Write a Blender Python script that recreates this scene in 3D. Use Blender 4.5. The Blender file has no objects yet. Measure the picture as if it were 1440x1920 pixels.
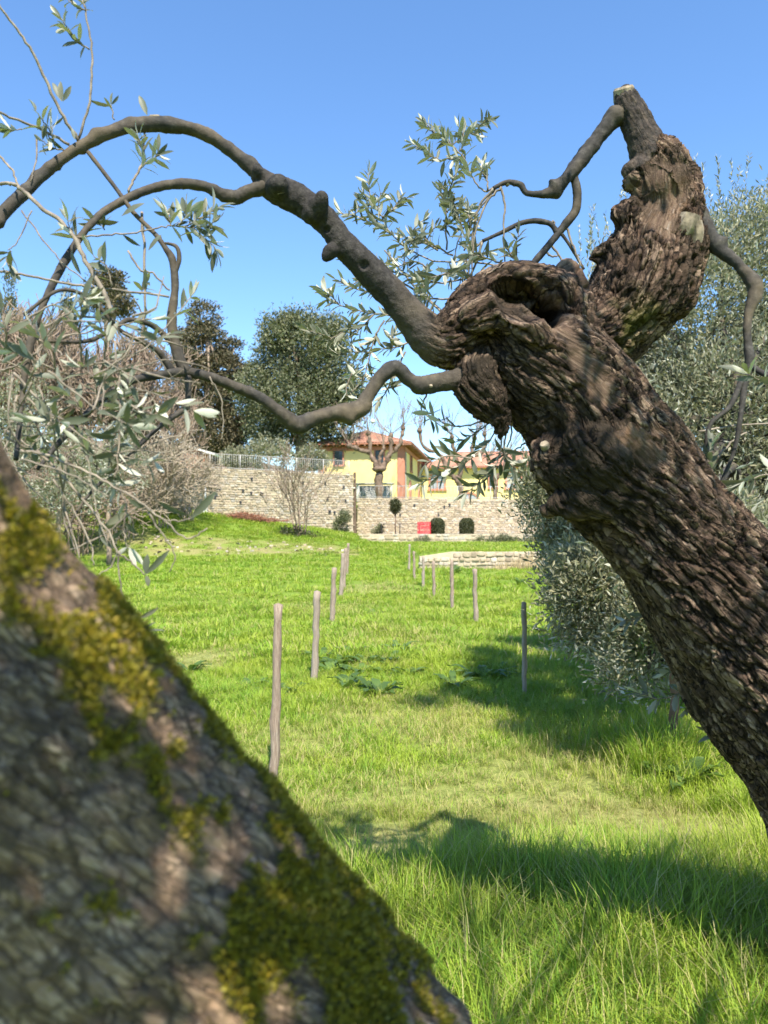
import bpy, math, random
import numpy as np
from mathutils import Vector, Matrix

random.seed(7)
rng = np.random.default_rng(11)
scene = bpy.context.scene
col = scene.collection

# ------------------------------------------------------------------ camera
FPX, CX, HY, EYE = 1443.0, 720.0, 1000.0, 1.55      # photo pixels: focal length, centre, horizon; eye height
cam_data = bpy.data.cameras.new("camera")
cam = bpy.data.objects.new("camera", cam_data); col.objects.link(cam)
cam.location = (0, 0, EYE); cam.rotation_euler = (math.radians(90), 0, 0)
cam_data.sensor_fit = 'VERTICAL'; cam_data.sensor_height = 36.0
cam_data.lens = 36.0 * FPX / 1920.0
cam_data.shift_y = (HY - 960.0) / 1920.0
cam_data.clip_start = 0.02; cam_data.clip_end = 3000
cam_data.dof.use_dof = True; cam_data.dof.focus_distance = 3.4
cam_data.dof.aperture_fstop = 27.0 / 6.0
scene.camera = cam

# ------------------------------------------------------------------ sky, sun, exposure
SUN_EL, SUN_AZ = 56.0, 12.0                          # sun stands behind the camera, a little to the right
se, sa = math.radians(SUN_EL), math.radians(SUN_AZ)
TO_SUN = Vector((math.sin(sa) * math.cos(se), -math.cos(sa) * math.cos(se), math.sin(se)))
world = bpy.data.worlds.new("World"); scene.world = world; world.use_nodes = True
wn = world.node_tree
sky = wn.nodes.new('ShaderNodeTexSky'); sky.sky_type = 'NISHITA'; sky.sun_disc = False
sky.sun_elevation = se; sky.sun_rotation = math.atan2(TO_SUN.x, TO_SUN.y)
sky.air_density = 1.0; sky.dust_density = 0.15; sky.ozone_density = 4.5; sky.altitude = 100
hs = wn.nodes.new('ShaderNodeHueSaturation'); hs.inputs['Saturation'].default_value = 1.1
wn.links.new(sky.outputs[0], hs.inputs['Color']); wn.links.new(hs.outputs[0], wn.nodes['Background'].inputs[0])
wn.nodes['Background'].inputs[1].default_value = 0.145
sun_data = bpy.data.lights.new("sun", 'SUN'); sun_data.energy = 4.9; sun_data.angle = math.radians(0.53)
sun_data.color = (1.0, 0.93, 0.82)
sun = bpy.data.objects.new("sun", sun_data); col.objects.link(sun)
sun.rotation_euler = TO_SUN.to_track_quat('Z', 'Y').to_euler(); sun.location = (3, -12, 12)
scene.view_settings.view_transform = 'Standard'; scene.view_settings.look = 'None'
scene.view_settings.exposure = 1.04; scene.view_settings.gamma = 1.0
scene.view_settings.use_curve_mapping = False
scene.render.engine = 'CYCLES'
scene.cycles.max_bounces = 5; scene.cycles.diffuse_bounces = 3; scene.cycles.glossy_bounces = 2; scene.cycles.transmission_bounces = 3; scene.cycles.transparent_max_bounces = 4
scene.cycles.adaptive_threshold = 0.02
scene.cycles.caustics_reflective = False; scene.cycles.caustics_refractive = False

# ------------------------------------------------------------------ helpers
def P(px, py, d):
    """photo pixel at depth d (metres along the view) -> world point"""
    return np.array([(px - CX) / FPX * d, d, EYE - (py - HY) / FPX * d])

def sm(a, b, x):
    t = np.clip((x - a) / (b - a), 0, 1); return t * t * (3 - 2 * t)

def _hash(i, j, k, s):
    h = (i.astype(np.int64) * 374761393 + j.astype(np.int64) * 668265263 + k.astype(np.int64) * 2147483647 + s * 974634777) & 0xffffffff
    h = ((h ^ (h >> 13)) * 1274126177) & 0xffffffff
    h = ((h ^ (h >> 16)) * 2246822519) & 0xffffffff
    return (h ^ (h >> 15)) & 0xffffffff

def vnoise(p, s=0):
    """value noise in [-1,1], p (N,3)"""
    f = np.floor(p); u = p - f; f = f.astype(np.int64); u = u * u * u * (u * (u * 6 - 15) + 10)
    r = np.zeros(len(p))
    for a in (0, 1):
        for b in (0, 1):
            for c in (0, 1):
                w = (u[:, 0] if a else 1 - u[:, 0]) * (u[:, 1] if b else 1 - u[:, 1]) * (u[:, 2] if c else 1 - u[:, 2])
                r += w * (_hash(f[:, 0] + a, f[:, 1] + b, f[:, 2] + c, s) / 4294967295.0)
    return r * 2 - 1

def fbm(p, o=4, s=0):
    r = np.zeros(len(p)); a = 1.0; t = 0
    for i in range(o):
        r += a * vnoise(p * 2.03 ** i + 17.3 * i, s + i); t += a; a *= .5
    return r / t

def worley(p, s=0):
    """F1, F2 and id of nearest cell"""
    f = np.floor(p).astype(np.int64); u = p - f
    d1 = np.full(len(p), 9.0); d2 = np.full(len(p), 9.0); cid = np.zeros(len(p))
    for a in (-1, 0, 1):
        for b in (-1, 0, 1):
            for c in (-1, 0, 1):
                i, j, k = f[:, 0] + a, f[:, 1] + b, f[:, 2] + c
                h1 = _hash(i, j, k, s) / 4294967295.0; h2 = _hash(i, j, k, s + 1) / 4294967295.0; h3 = _hash(i, j, k, s + 2) / 4294967295.0
                d = np.sqrt((a + .1 + .8 * h1 - u[:, 0]) ** 2 + (b + .1 + .8 * h2 - u[:, 1]) ** 2 + (c + .1 + .8 * h3 - u[:, 2]) ** 2)
                n = d < d1
                d2 = np.where(n, d1, np.minimum(d2, d)); cid = np.where(n, h1, cid); d1 = np.where(n, d, d1)
    return d1, d2, cid

def mk_mesh(name, V, quads=None, tris=None, smooth=True):
    me = bpy.data.meshes.new(name)
    V = np.asarray(V, dtype=np.float32)
    q = np.zeros((0, 4), np.int32) if quads is None or len(quads) == 0 else np.asarray(quads, np.int32)
    t = np.zeros((0, 3), np.int32) if tris is None or len(tris) == 0 else np.asarray(tris, np.int32)
    me.vertices.add(len(V)); me.vertices.foreach_set('co', V.ravel())
    me.loops.add(q.size + t.size)
    me.loops.foreach_set('vertex_index', np.concatenate([q.ravel(), t.ravel()]))
    n = len(q) + len(t); me.polygons.add(n)
    ls = np.concatenate([np.arange(len(q)) * 4, q.size + np.arange(len(t)) * 3]).astype(np.int32)
    me.polygons.foreach_set('loop_start', ls)
    me.polygons.foreach_set('use_smooth', np.full(n, smooth))
    me.update(calc_edges=True); me.validate()
    return me

class Buf:
    """collects geometry for ONE mesh"""
    def __init__(s): s.V = []; s.Q = []; s.T = []; s.n = 0
    def add(s, V, Q=None, T=None):
        V = np.asarray(V, float).reshape(-1, 3)
        if Q is not None and len(Q): s.Q.append(np.asarray(Q).reshape(-1, 4) + s.n)
        if T is not None and len(T): s.T.append(np.asarray(T).reshape(-1, 3) + s.n)
        s.V.append(V); s.n += len(V); return s
    def tube(s, pts, rad, n=8, caps=True):
        V, Q, T = tube(pts, rad, n, caps); return s.add(V, Q, T)
    def box(s, c, d, rz=0, taper=1.0):
        x, y, z = np.asarray(d) / 2.0
        v = np.array([[-x, -y, -z], [x, -y, -z], [x, y, -z], [-x, y, -z], [-x * taper, -y * taper, z], [x * taper, -y * taper, z], [x * taper, y * taper, z], [-x * taper, y * taper, z]])
        ca, sa_ = math.cos(rz), math.sin(rz)
        v = v @ np.array([[ca, sa_, 0], [-sa_, ca, 0], [0, 0, 1]]) + np.asarray(c)
        return s.add(v, [[3, 2, 1, 0], [4, 5, 6, 7], [0, 1, 5, 4], [1, 2, 6, 5], [2, 3, 7, 6], [3, 0, 4, 7]])
    def mesh(s, name, smooth=True):
        return mk_mesh(name, np.concatenate(s.V), np.concatenate(s.Q) if s.Q else None, np.concatenate(s.T) if s.T else None, smooth)

def frames(pts):
    t = np.gradient(pts, axis=0); t /= np.linalg.norm(t, axis=1)[:, None] + 1e-9
    u = np.zeros_like(pts)
    a = np.array([0, 0, 1.0]) if abs(t[0][2]) < .9 else np.array([1.0, 0, 0])
    u0 = a - t[0] * a.dot(t[0]); u[0] = u0 / np.linalg.norm(u0)
    for i in range(1, len(pts)):
        w = u[i - 1] - t[i] * u[i - 1].dot(t[i]); u[i] = w / (np.linalg.norm(w) + 1e-9)
    return t, u, np.cross(t, u)

def tube(pts, rad, n=8, caps=True):
    pts = np.asarray(pts, float); rad = np.broadcast_to(np.asarray(rad, float), (len(pts),))
    t, u, v = frames(pts); m = len(pts)
    a = np.linspace(0, 2 * np.pi, n, endpoint=False)
    V = pts[:, None] + rad[:, None, None] * (np.cos(a)[None, :, None] * u[:, None] + np.sin(a)[None, :, None] * v[:, None])
    V = V.reshape(-1, 3)
    i = np.arange(m - 1)[:, None] * n; j = np.arange(n)[None]; k = (j + 1) % n
    Q = np.stack([i + j, i + k, i + n + k, i + n + j], -1).reshape(-1, 4)
    T = []
    if caps:
        V = np.concatenate([V, pts[:1], pts[-1:]]); b = m * n; jj = np.arange(n); kk = (jj + 1) % n
        T = np.concatenate([np.stack([kk, jj, np.full(n, b)], 1), np.stack([(m - 1) * n + jj, (m - 1) * n + kk, np.full(n, b + 1)], 1)])
    return V, Q, T

def cat(pts, k=6):
    """Catmull-Rom through rows of any width"""
    p = np.asarray(pts, float); p = np.concatenate([2 * p[:1] - p[1:2], p, 2 * p[-1:] - p[-2:-1]])
    out = []
    for i in range(1, len(p) - 2):
        for t in np.linspace(0, 1, k, endpoint=False):
            a, b, c, d = p[i - 1], p[i], p[i + 1], p[i + 2]
            out.append(.5 * (2 * b + (c - a) * t + (2 * a - 5 * b + 4 * c - d) * t * t + (3 * b - a - 3 * c + d) * t ** 3))
    out.append(p[-2]); return np.array(out)

def pxpath(rows, k=6):
    """rows of (px, py, depth, radius in px) -> world points and radii"""
    r = cat(rows, k)
    return np.array([P(a, b, d) for a, b, d, _ in r]), np.maximum(r[:, 3], .3) / FPX * r[:, 2]

def obj(name, me, m=None, parent=None, loc=None, kind=None):
    o = bpy.data.objects.new(name, me); col.objects.link(o)
    if m is not None and me is not None and len(me.materials) == 0: me.materials.append(m)
    if parent is not None: o.parent = parent
    if loc is not None: o.location = loc
    if kind: o['kind'] = kind
    return o

def tag(o, label, cat_, group=None):
    o['label'] = label; o['category'] = cat_
    if group: o['group'] = group
    return o

def thing(name, label, cat_, loc=(0, 0, 0), group=None, rz=0):
    o = bpy.data.objects.new(name, None); col.objects.link(o); o.location = [float(c) for c in loc]; o.rotation_euler = (0, 0, rz)
    o.empty_display_size = .2
    return tag(o, label, cat_, group)

def bufobj(name, b, m, parent=None, smooth=True, kind=None, off=(0, 0, 0)):
    """buffer in world space -> object whose parent stands at off"""
    if any(off): b.V = [v - np.asarray(off, float) for v in b.V]
    return obj(name, b.mesh(name, smooth), m, parent, None, kind)

# ------------------------------------------------------------------ materials
def mat(name, fn, rough=.85, spec=.25):
    m = bpy.data.materials.new(name); m.use_nodes = True; nt = m.node_tree
    b = nt.nodes['Principled BSDF']; b.inputs['Roughness'].default_value = rough; b.inputs['Specular IOR Level'].default_value = spec
    fn(nt, b); return m
def N(nt, typ, **kw):
    n = nt.nodes.new(typ)
    for k, v in kw.items():
        if k in n.inputs: n.inputs[k].default_value = v
        else: setattr(n, k, v)
    return n
def L(nt, a, b): nt.links.new(a, b)
def coords(nt, scale=(1, 1, 1), world=False):
    m = N(nt, 'ShaderNodeMapping'); m.inputs['Scale'].default_value = scale
    if world: L(nt, N(nt, 'ShaderNodeNewGeometry').outputs['Position'], m.inputs[0])
    else: L(nt, N(nt, 'ShaderNodeTexCoord').outputs['Object'], m.inputs[0])
    return m.outputs[0]
def noise(nt, vec, scale, detail=4, rough=.55):
    n = N(nt, 'ShaderNodeTexNoise', Scale=scale, Detail=detail, Roughness=rough); L(nt, vec, n.inputs['Vector']); return n.outputs['Fac']
def ramp(nt, fac, stops):
    r = N(nt, 'ShaderNodeValToRGB'); e = r.color_ramp.elements
    while len(e) < len(stops): e.new(.5)
    for el, (p, c) in zip(e, stops): el.position = p; el.color = (*c, 1)
    L(nt, fac, r.inputs[0]); return r.outputs[0]
def mix(nt, fac, a, b, mode='MIX'):
    m = N(nt, 'ShaderNodeMix', data_type='RGBA', blend_type=mode)
    for sock, val in ((m.inputs[0], fac), (m.inputs[6], a), (m.inputs[7], b)):
        if hasattr(val, 'links') or isinstance(val, bpy.types.NodeSocket): L(nt, val, sock)
        elif isinstance(val, (int, float)): sock.default_value = val
        else: sock.default_value = (*val, 1)
    return m.outputs[2]
def bump(nt, b, h, strength=.5, dist=.01):
    n = N(nt, 'ShaderNodeBump', Strength=strength, Distance=dist); L(nt, h, n.inputs['Height']); L(nt, n.outputs[0], b.inputs['Normal'])
def attr(nt, name): return N(nt, 'ShaderNodeAttribute', attribute_name=name).outputs['Fac']

def plain(name, c, rough=.8, var=.25, scale=6, spec=.25, bs=.2):
    def f(nt, b):
        v = coords(nt); n = noise(nt, v, scale, 5)
        L(nt, ramp(nt, n, [(.3, [x * (1 - var) for x in c]), (.7, [min(1, x * (1 + var)) for x in c])]), b.inputs['Base Color'])
        bump(nt, b, noise(nt, v, scale * 6, 4), bs, .01)
    return mat(name, f, rough, spec)

def vor(nt, vec, scale, feature, out):
    n = N(nt, 'ShaderNodeTexVoronoi', feature=feature, Scale=scale); L(nt, vec, n.inputs['Vector']); return n.outputs[out]
def math_(nt, op, a, b_):
    n = N(nt, 'ShaderNodeMath', operation=op)
    for k, x in ((0, a), (1, b_)):
        if isinstance(x, (int, float)): n.inputs[k].default_value = x
        else: L(nt, x, n.inputs[k])
    return n.outputs[0]
def bark_shader(plates, crackc, sc=1.0):
    def f(nt, b):
        v = coords(nt)
        bk = N(nt, 'ShaderNodeAttribute', attribute_name='bark').outputs['Vector']        # coordinates running round and along the limb
        dn = N(nt, 'ShaderNodeTexNoise', Scale=38, Detail=4, Roughness=.6); L(nt, bk, dn.inputs['Vector'])
        ds = N(nt, 'ShaderNodeVectorMath', operation='MULTIPLY_ADD'); L(nt, dn.outputs['Color'], ds.inputs[0]); ds.inputs[1].default_value = (.022, .022, .022); L(nt, bk, ds.inputs[2]); bw = ds.outputs[0]
        e1 = vor(nt, bw, 92 / sc, 'DISTANCE_TO_EDGE', 'Distance'); e2 = vor(nt, bw, 36 / sc, 'DISTANCE_TO_EDGE', 'Distance'); cc = vor(nt, bw, 92 / sc, 'F1', 'Color')
        st = N(nt, 'ShaderNodeMapping'); st.inputs['Scale'].default_value = (1, 1, .3); L(nt, bw, st.inputs[0]); rid = noise(nt, st.outputs[0], 95 / sc, 5, .65)
        n2 = noise(nt, v, 75, 5, .7); n1 = noise(nt, v, 8, 5, .6); n3 = noise(nt, v, 3.2, 3); n4 = noise(nt, v, 260, 3, .6)
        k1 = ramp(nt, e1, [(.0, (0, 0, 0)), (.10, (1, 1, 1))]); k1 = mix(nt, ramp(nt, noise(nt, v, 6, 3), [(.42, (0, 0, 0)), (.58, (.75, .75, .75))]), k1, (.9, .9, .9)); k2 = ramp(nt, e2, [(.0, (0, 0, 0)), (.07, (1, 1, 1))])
        sep = N(nt, 'ShaderNodeSeparateColor'); L(nt, cc, sep.inputs[0])
        tone = math_(nt, 'ADD', math_(nt, 'MULTIPLY', sep.outputs[0], .35), math_(nt, 'MULTIPLY', math_(nt, 'ADD', n2, rid), .33))
        plate = ramp(nt, tone, [(.22, plates[0]), (.48, plates[1]), (.74, plates[2])])
        plate = mix(nt, ramp(nt, n1, [(.45, (0, 0, 0)), (.62, (.85, .85, .85))]), plate, mix(nt, tone, plates[3], plates[4]))
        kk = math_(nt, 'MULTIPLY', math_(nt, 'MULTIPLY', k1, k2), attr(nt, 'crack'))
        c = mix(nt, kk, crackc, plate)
        wst = N(nt, 'ShaderNodeMapping'); wst.inputs['Scale'].default_value = (1, 1, .12); L(nt, bk, wst.inputs[0]); wg = noise(nt, wst.outputs[0], 150, 6, .7)
        wood = ramp(nt, wg, [(.28, (.035, .022, .015)), (.45, (.13, .085, .058)), (.58, (.24, .165, .11)), (.72, (.36, .30, .25))])
        wood = mix(nt, ramp(nt, noise(nt, v, 11, 3), [(.55, (0, 0, 0)), (.7, (.8, .8, .8))]), wood, mix(nt, wg, (.20, .09, .035), (.46, .26, .12)))
        c = mix(nt, attr(nt, 'bare'), c, wood)
        smo = ramp(nt, n2, [(.25, (.016, .015, .014)), (.55, (.046, .042, .038)), (.8, (.105, .097, .083))])
        smo = mix(nt, ramp(nt, n3, [(.5, (0, 0, 0)), (.66, (.8, .8, .8))]), smo, mix(nt, n2, (.05, .04, .03), (.16, .13, .095)))
        c = mix(nt, attr(nt, 'limb'), c, smo)
        c = mix(nt, attr(nt, 'dark_patch'), c, mix(nt, n2, (.012, .01, .007), (.06, .045, .03)))
        c = mix(nt, attr(nt, 'moss'), c, mix(nt, n2, (.025, .03, .006), (.12, .12, .015)))
        L(nt, c, b.inputs['Base Color'])
        inv = math_(nt, 'SUBTRACT', 1.0, math_(nt, 'MAXIMUM', attr(nt, 'bare'), attr(nt, 'limb')))
        hh = math_(nt, 'MULTIPLY', math_(nt, 'ADD', math_(nt, 'ADD', math_(nt, 'MULTIPLY', k1, .7), math_(nt, 'MULTIPLY', k2, .7)), math_(nt, 'MULTIPLY', rid, 2.2)), inv)
        hw = math_(nt, 'MULTIPLY', wg, math_(nt, 'MULTIPLY', attr(nt, 'bare'), 1.6))
        hh = math_(nt, 'ADD', math_(nt, 'ADD', hh, hw), math_(nt, 'ADD', math_(nt, 'MULTIPLY', n2, .7), math_(nt, 'MULTIPLY', n4, .35)))
        bump(nt, b, hh, 1.0, .006 * sc)
    return f
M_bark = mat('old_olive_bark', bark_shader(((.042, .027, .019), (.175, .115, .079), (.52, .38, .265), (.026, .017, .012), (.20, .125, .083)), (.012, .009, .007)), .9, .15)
M_bark_near = mat('mossy_olive_bark', bark_shader(((.10, .066, .042), (.32, .222, .148), (.60, .45, .315), (.12, .074, .042), (.44, .285, .165)), (.10, .07, .048), .52), .9, .15)

def f_limb(nt, b):
    v = coords(nt); n2 = noise(nt, v, 55, 5, .65); n3 = noise(nt, v, 5, 3)
    c = ramp(nt, n2, [(.25, (.016, .015, .014)), (.55, (.047, .043, .038)), (.8, (.12, .11, .092))])
    c = mix(nt, ramp(nt, n3, [(.42, (0, 0, 0)), (.64, (1, 1, 1))]), c, mix(nt, n2, (.04, .033, .023), (.16, .125, .08)))
    L(nt, c, b.inputs['Base Color']); bump(nt, b, n2, .5, .004)
M_limb = mat('grey_olive_limb_bark', f_limb, .8, .25)
M_twig = plain('pale_olive_twig_bark', (.22, .185, .14), .75, .45, 40)

def leaf_mat(name, top, under, trans, tr=.3, var=.3):
    m = bpy.data.materials.new(name); m.use_nodes = True; nt = m.node_tree
    b = nt.nodes['Principled BSDF']; b.inputs['Roughness'].default_value = .5; b.inputs['Specular IOR Level'].default_value = .35
    g = N(nt, 'ShaderNodeNewGeometry'); rnd = g.outputs['Random Per Island']
    oi = N(nt, 'ShaderNodeObjectInfo').outputs['Random']
    add = N(nt, 'ShaderNodeMath', operation='ADD'); L(nt, rnd, add.inputs[0]); L(nt, oi, add.inputs[1])
    fr = N(nt, 'ShaderNodeMath', operation='FRACT'); L(nt, add.outputs[0], fr.inputs[0]); r = fr.outputs[0]
    lo = lambda c: [x * (1 - var) for x in c]; hi = lambda c: [x * (1 + var) for x in c]
    ct = ramp(nt, r, [(0, lo(top)), (.6, top), (1, (hi(top)[0] * 1.15, hi(top)[1], hi(top)[2]))])
    cu = ramp(nt, r, [(0, lo(under)), (1, hi(under))])
    c = mix(nt, g.outputs['Backfacing'], ct, cu); L(nt, c, b.inputs['Base Color'])
    t = N(nt, 'ShaderNodeBsdfTranslucent'); t.inputs[0].default_value = (*trans, 1)
    ms = N(nt, 'ShaderNodeMixShader', Fac=tr); L(nt, b.outputs[0], ms.inputs[1]); L(nt, t.outputs[0], ms.inputs[2])
    L(nt, ms.outputs[0], nt.nodes['Material Output'].inputs['Surface']); return m
M_leaf = leaf_mat('olive_leaf', (.115, .13, .085), (.48, .48, .38), (.25, .28, .11), .17)
M_leaf_bush = leaf_mat('olive_leaf_dense', (.17, .178, .10), (.44, .44, .34), (.28, .30, .12), .2, .4)
M_oak = leaf_mat('holm_oak_leaf', (.135, .15, .075), (.19, .20, .11), (.12, .15, .03), .15, .4)
M_conifer = leaf_mat('cypress_foliage', (.12, .108, .056), (.13, .115, .063), (.09, .08, .02), .1, .45)
M_cyp = leaf_mat('young_cypress_foliage', (.11, .12, .05), (.12, .13, .06), (.1, .12, .02), .1, .4)
M_hedge = leaf_mat('clipped_box_leaf', (.055, .062, .022), (.07, .075, .03), (.08, .1, .02), .12, .35)
M_weed = leaf_mat('weed_leaf', (.085, .15, .035), (.13, .19, .06), (.2, .33, .04), .25, .3)
M_moss = leaf_mat('moss_leaflet', (.22, .18, .016), (.22, .19, .02), (.36, .33, .02), .3, .5)
M_bare = plain('bare_twig_bark', (.28, .21, .152), .9, .35, 8)
M_barew = plain('pale_bare_stem', (.34, .28, .2), .9, .3, 8)
M_plane = plain('pollard_bark', (.17, .12, .085), .9, .55, 4)

def f_grass(nt, b):
    pos = coords(nt, (1, 1, 1), True)
    oi = N(nt, 'ShaderNodeObjectInfo').outputs['Random']; isl = N(nt, 'ShaderNodeNewGeometry').outputs['Random Per Island']
    g = ramp(nt, oi, [(0, (.14, .275, .026)), (.4, (.235, .375, .036)), (.8, (.32, .42, .045)), (1, (.39, .435, .065))])
    n = noise(nt, pos, .9, 5, .6)
    g = mix(nt, ramp(nt, n, [(.46, (0, 0, 0)), (.66, (.75, .75, .75))]), g, (.35, .42, .04))
    dry = N(nt, 'ShaderNodeAttribute', attribute_name='dry', attribute_type='INSTANCER').outputs['Fac']
    pick = N(nt, 'ShaderNodeMath', operation='LESS_THAN'); L(nt, isl, pick.inputs[0]); L(nt, dry, pick.inputs[1])
    g = mix(nt, pick.outputs[0], g, mix(nt, oi, (.38, .33, .13), (.50, .44, .18)))
    L(nt, g, b.inputs['Base Color'])
    t = N(nt, 'ShaderNodeBsdfTranslucent'); L(nt, mix(nt, .5, g, (.36, .50, .03)), t.inputs[0])
    ms = N(nt, 'ShaderNodeMixShader', Fac=.35); L(nt, b.outputs[0], ms.inputs[1]); L(nt, t.outputs[0], ms.inputs[2])
    L(nt, ms.outputs[0], nt.nodes['Material Output'].inputs['Surface'])
M_grass = mat('meadow_grass_blade', f_grass, .55, .3)

def f_ground(nt, b):
    v = coords(nt); n = noise(nt, v, 1.1, 6, .6); f = noise(nt, v, 24, 6, .7)
    soil = ramp(nt, f, [(.3, (.15, .13, .05)), (.55, (.29, .26, .11)), (.75, (.40, .37, .17))])
    grn = ramp(nt, f, [(.3, (.08, .15, .016)), (.55, (.16, .26, .025)), (.75, (.25, .33, .04))])
    k = N(nt, 'ShaderNodeMath', operation='MULTIPLY'); L(nt, ramp(nt, n, [(.4, (.75, .75, .75)), (.62, (1, 1, 1))]), k.inputs[0]); L(nt, attr(nt, 'green'), k.inputs[1])
    L(nt, mix(nt, k.outputs[0], soil, grn), b.inputs['Base Color']); bump(nt, b, f, .6, .05)
M_ground = mat('meadow_ground', f_ground, .95, .1)

def f_stone(nt, b):
    v = coords(nt, (1, 1, 1), True); oi = N(nt, 'ShaderNodeObjectInfo').outputs['Random']; isl = N(nt, 'ShaderNodeNewGeometry').outputs['Random Per Island']
    add = N(nt, 'ShaderNodeMath', operation='ADD'); L(nt, oi, add.inputs[0]); L(nt, isl, add.inputs[1])
    fr = N(nt, 'ShaderNodeMath', operation='FRACT'); L(nt, add.outputs[0], fr.inputs[0])
    c = ramp(nt, fr.outputs[0], [(0, (.28, .225, .155)), (.2, (.45, .37, .25)), (.45, (.57, .475, .325)), (.65, (.49, .385, .28)), (.8, (.42, .39, .33)), (1, (.68, .60, .47))])
    n = noise(nt, v, 7, 5, .6)
    L(nt, mix(nt, ramp(nt, n, [(.4, (0, 0, 0)), (.7, (.7, .7, .7))]), c, (.27, .22, .15)), b.inputs['Base Color']); bump(nt, b, n, .5, .03)
M_stone = mat('rubble_stone', f_stone, .92, .15)
M_mortar = plain('lime_mortar', (.46, .385, .265), .95, .3, 3, .1)
M_mortar_dark = plain('dark_wall_edge', (.13, .095, .065), .95, .3, 3, .1)  # dark brown for the strip at the tall wall's end
M_yellow = plain('yellow_plaster', (.86, .68, .285), .9, .10, .6, .15, .1)
M_orange = plain('terracotta_paint', (.50, .225, .145), .85, .15, 1, .2, .1)
M_pane = plain('dark_window_pane', (.045, .06, .065), .15, .3, 2, .5, .0)
M_palepane = plain('curtained_window_pane', (.32, .36, .40), .25, .3, 2, .5, .0)
M_green = plain('green_shutter', (.05, .075, .05), .6, .2, 4)
M_white = plain('white_painted_wood', (.74, .72, .67), .7, .08, 4)
M_metal = plain('galvanised_rail', (.42, .41, .38), .55, .15, 8, .5)
M_dark = plain('dark_screen', (.04, .042, .045), .8, .3, 3)
M_red = plain('red_plastic', (.62, .035, .05), .5, .12, 5, .4)
M_hill = plain('scrub_hillside', (.16, .125, .085), .95, .5, .08)
M_vine = plain('red_prunings', (.24, .11, .065), .9, .45, 6)
M_cut = plain('cut_olive_wood', (.27, .22, .155), .85, .6, 45)
def f_post(nt, b):
    v = coords(nt, (1, 1, .12)); oi = N(nt, 'ShaderNodeObjectInfo').outputs['Random']
    n = noise(nt, v, 60, 6, .7); big = noise(nt, coords(nt), 5, 4)
    c = ramp(nt, n, [(.25, (.12, .088, .066)), (.5, (.31, .24, .18)), (.75, (.50, .42, .33))])
    c = mix(nt, ramp(nt, big, [(.4, (0, 0, 0)), (.7, (.6, .6, .6))]), c, (.26, .17, .115))
    c = mix(nt, oi, c, mix(nt, .5, c, (.36, .32, .27)))
    L(nt, c, b.inputs['Base Color']); bump(nt, b, n, .9, .015)
M_post = mat('weathered_chestnut_post', f_post, .9, .15)
M_post_dark = plain('old_brown_post', (.15, .095, .06), .9, .5, 9, .15, .6)
def f_roof(nt, b):
    v = coords(nt); n = noise(nt, v, 1.5, 5)
    c = ramp(nt, n, [(.3, (.28, .14, .095)), (.55, (.40, .215, .145)), (.75, (.47, .31, .23))])
    L(nt, c, b.inputs['Base Color']); bump(nt, b, noise(nt, v, 9, 4), .4, .03)
M_roof = mat('terracotta_roof_tile', f_roof, .9, .15)
# ------------------------------------------------------------------ terrain
def wall_y(x): return 55.4 + (x + 2.23) * .587          # line of the tall left retaining wall
def G(x, y):
    x = np.asarray(x, float); y = np.asarray(y, float)
    hc = np.clip((y - 20) / 29, 0, 1) * .9
    z = hc + (np.maximum(.87, hc) - hc) * sm(.7, 1.5, x) * sm(28.1, 28.45, y)
    yw = wall_y(x); zb = np.clip(1.5 + (-2.2 - x) / 9.2 * 1.3, 1.5, 3.2)
    t = np.clip((y - 36) / np.maximum(yw - 1 - 36, 2), 0, 1)
    bank = hc + (np.maximum(zb - hc, 0)) * (1 - (1 - t) ** 1.7)
    z = z + (bank - z) * sm(-.6, -2.6, x)
    z = z + (1.43 - z) * sm(50.1, 50.4, y) * sm(-1.9, -1.5, x)
    up = sm(.45, 1.0, y - yw) * (x < -2.4)
    z = z + (5.5 - z) * up
    upr = sm(58.5, 59.0, y) * (x >= -2.4); z = z + (3.95 - z) * upr
    n = np.stack([x * .45, y * .45, x * 0], -1).reshape(-1, 3); n2 = n * 4.1
    z = z + (.05 * vnoise(n, 3) + .025 * vnoise(n2, 5)).reshape(x.shape) * sm(58, 40, y)
    return z
def Gz(x, y): return float(G(np.array([x]), np.array([y]))[0])
def ground_px(px, py, dmax=60.):
    """where the view ray through a pixel meets the ground"""
    d = np.arange(2.0, dmax, .02); x = (px - CX) / FPX * d; z = EYE - (py - HY) / FPX * d
    i = np.argmax(z < G(x, d)); return np.array([x[i], d[i], Gz(x[i], d[i])])

def f_terrain():
    xs = np.concatenate([-np.geomspace(30, 900, 24)[::-1], np.linspace(-29.5, 29.5, 237), np.geomspace(30, 900, 24)])
    ys = np.concatenate([-np.geomspace(8, 600, 16)[::-1], np.linspace(-7.5, 44.8, 210), np.linspace(45, 60, 76), np.geomspace(60.5, 2200, 40)])
    X, Y = np.meshgrid(xs, ys); Z = G(X, Y); nx = len(xs)
    V = np.stack([X, Y, Z], -1).reshape(-1, 3)
    i, j = np.meshgrid(np.arange(len(ys) - 1), np.arange(nx - 1), indexing='ij'); a = (i * nx + j).ravel()
    me = mk_mesh('ground', V, np.stack([a, a + 1, a + 1 + nx, a + nx], 1))
    d1 = dry_at(V[:, 0], V[:, 1]); at = me.attributes.new('green', 'FLOAT', 'POINT'); at.data.foreach_set('value', (1 - d1).astype(np.float32))
    obj('ground', me, M_ground, kind='structure')
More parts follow.
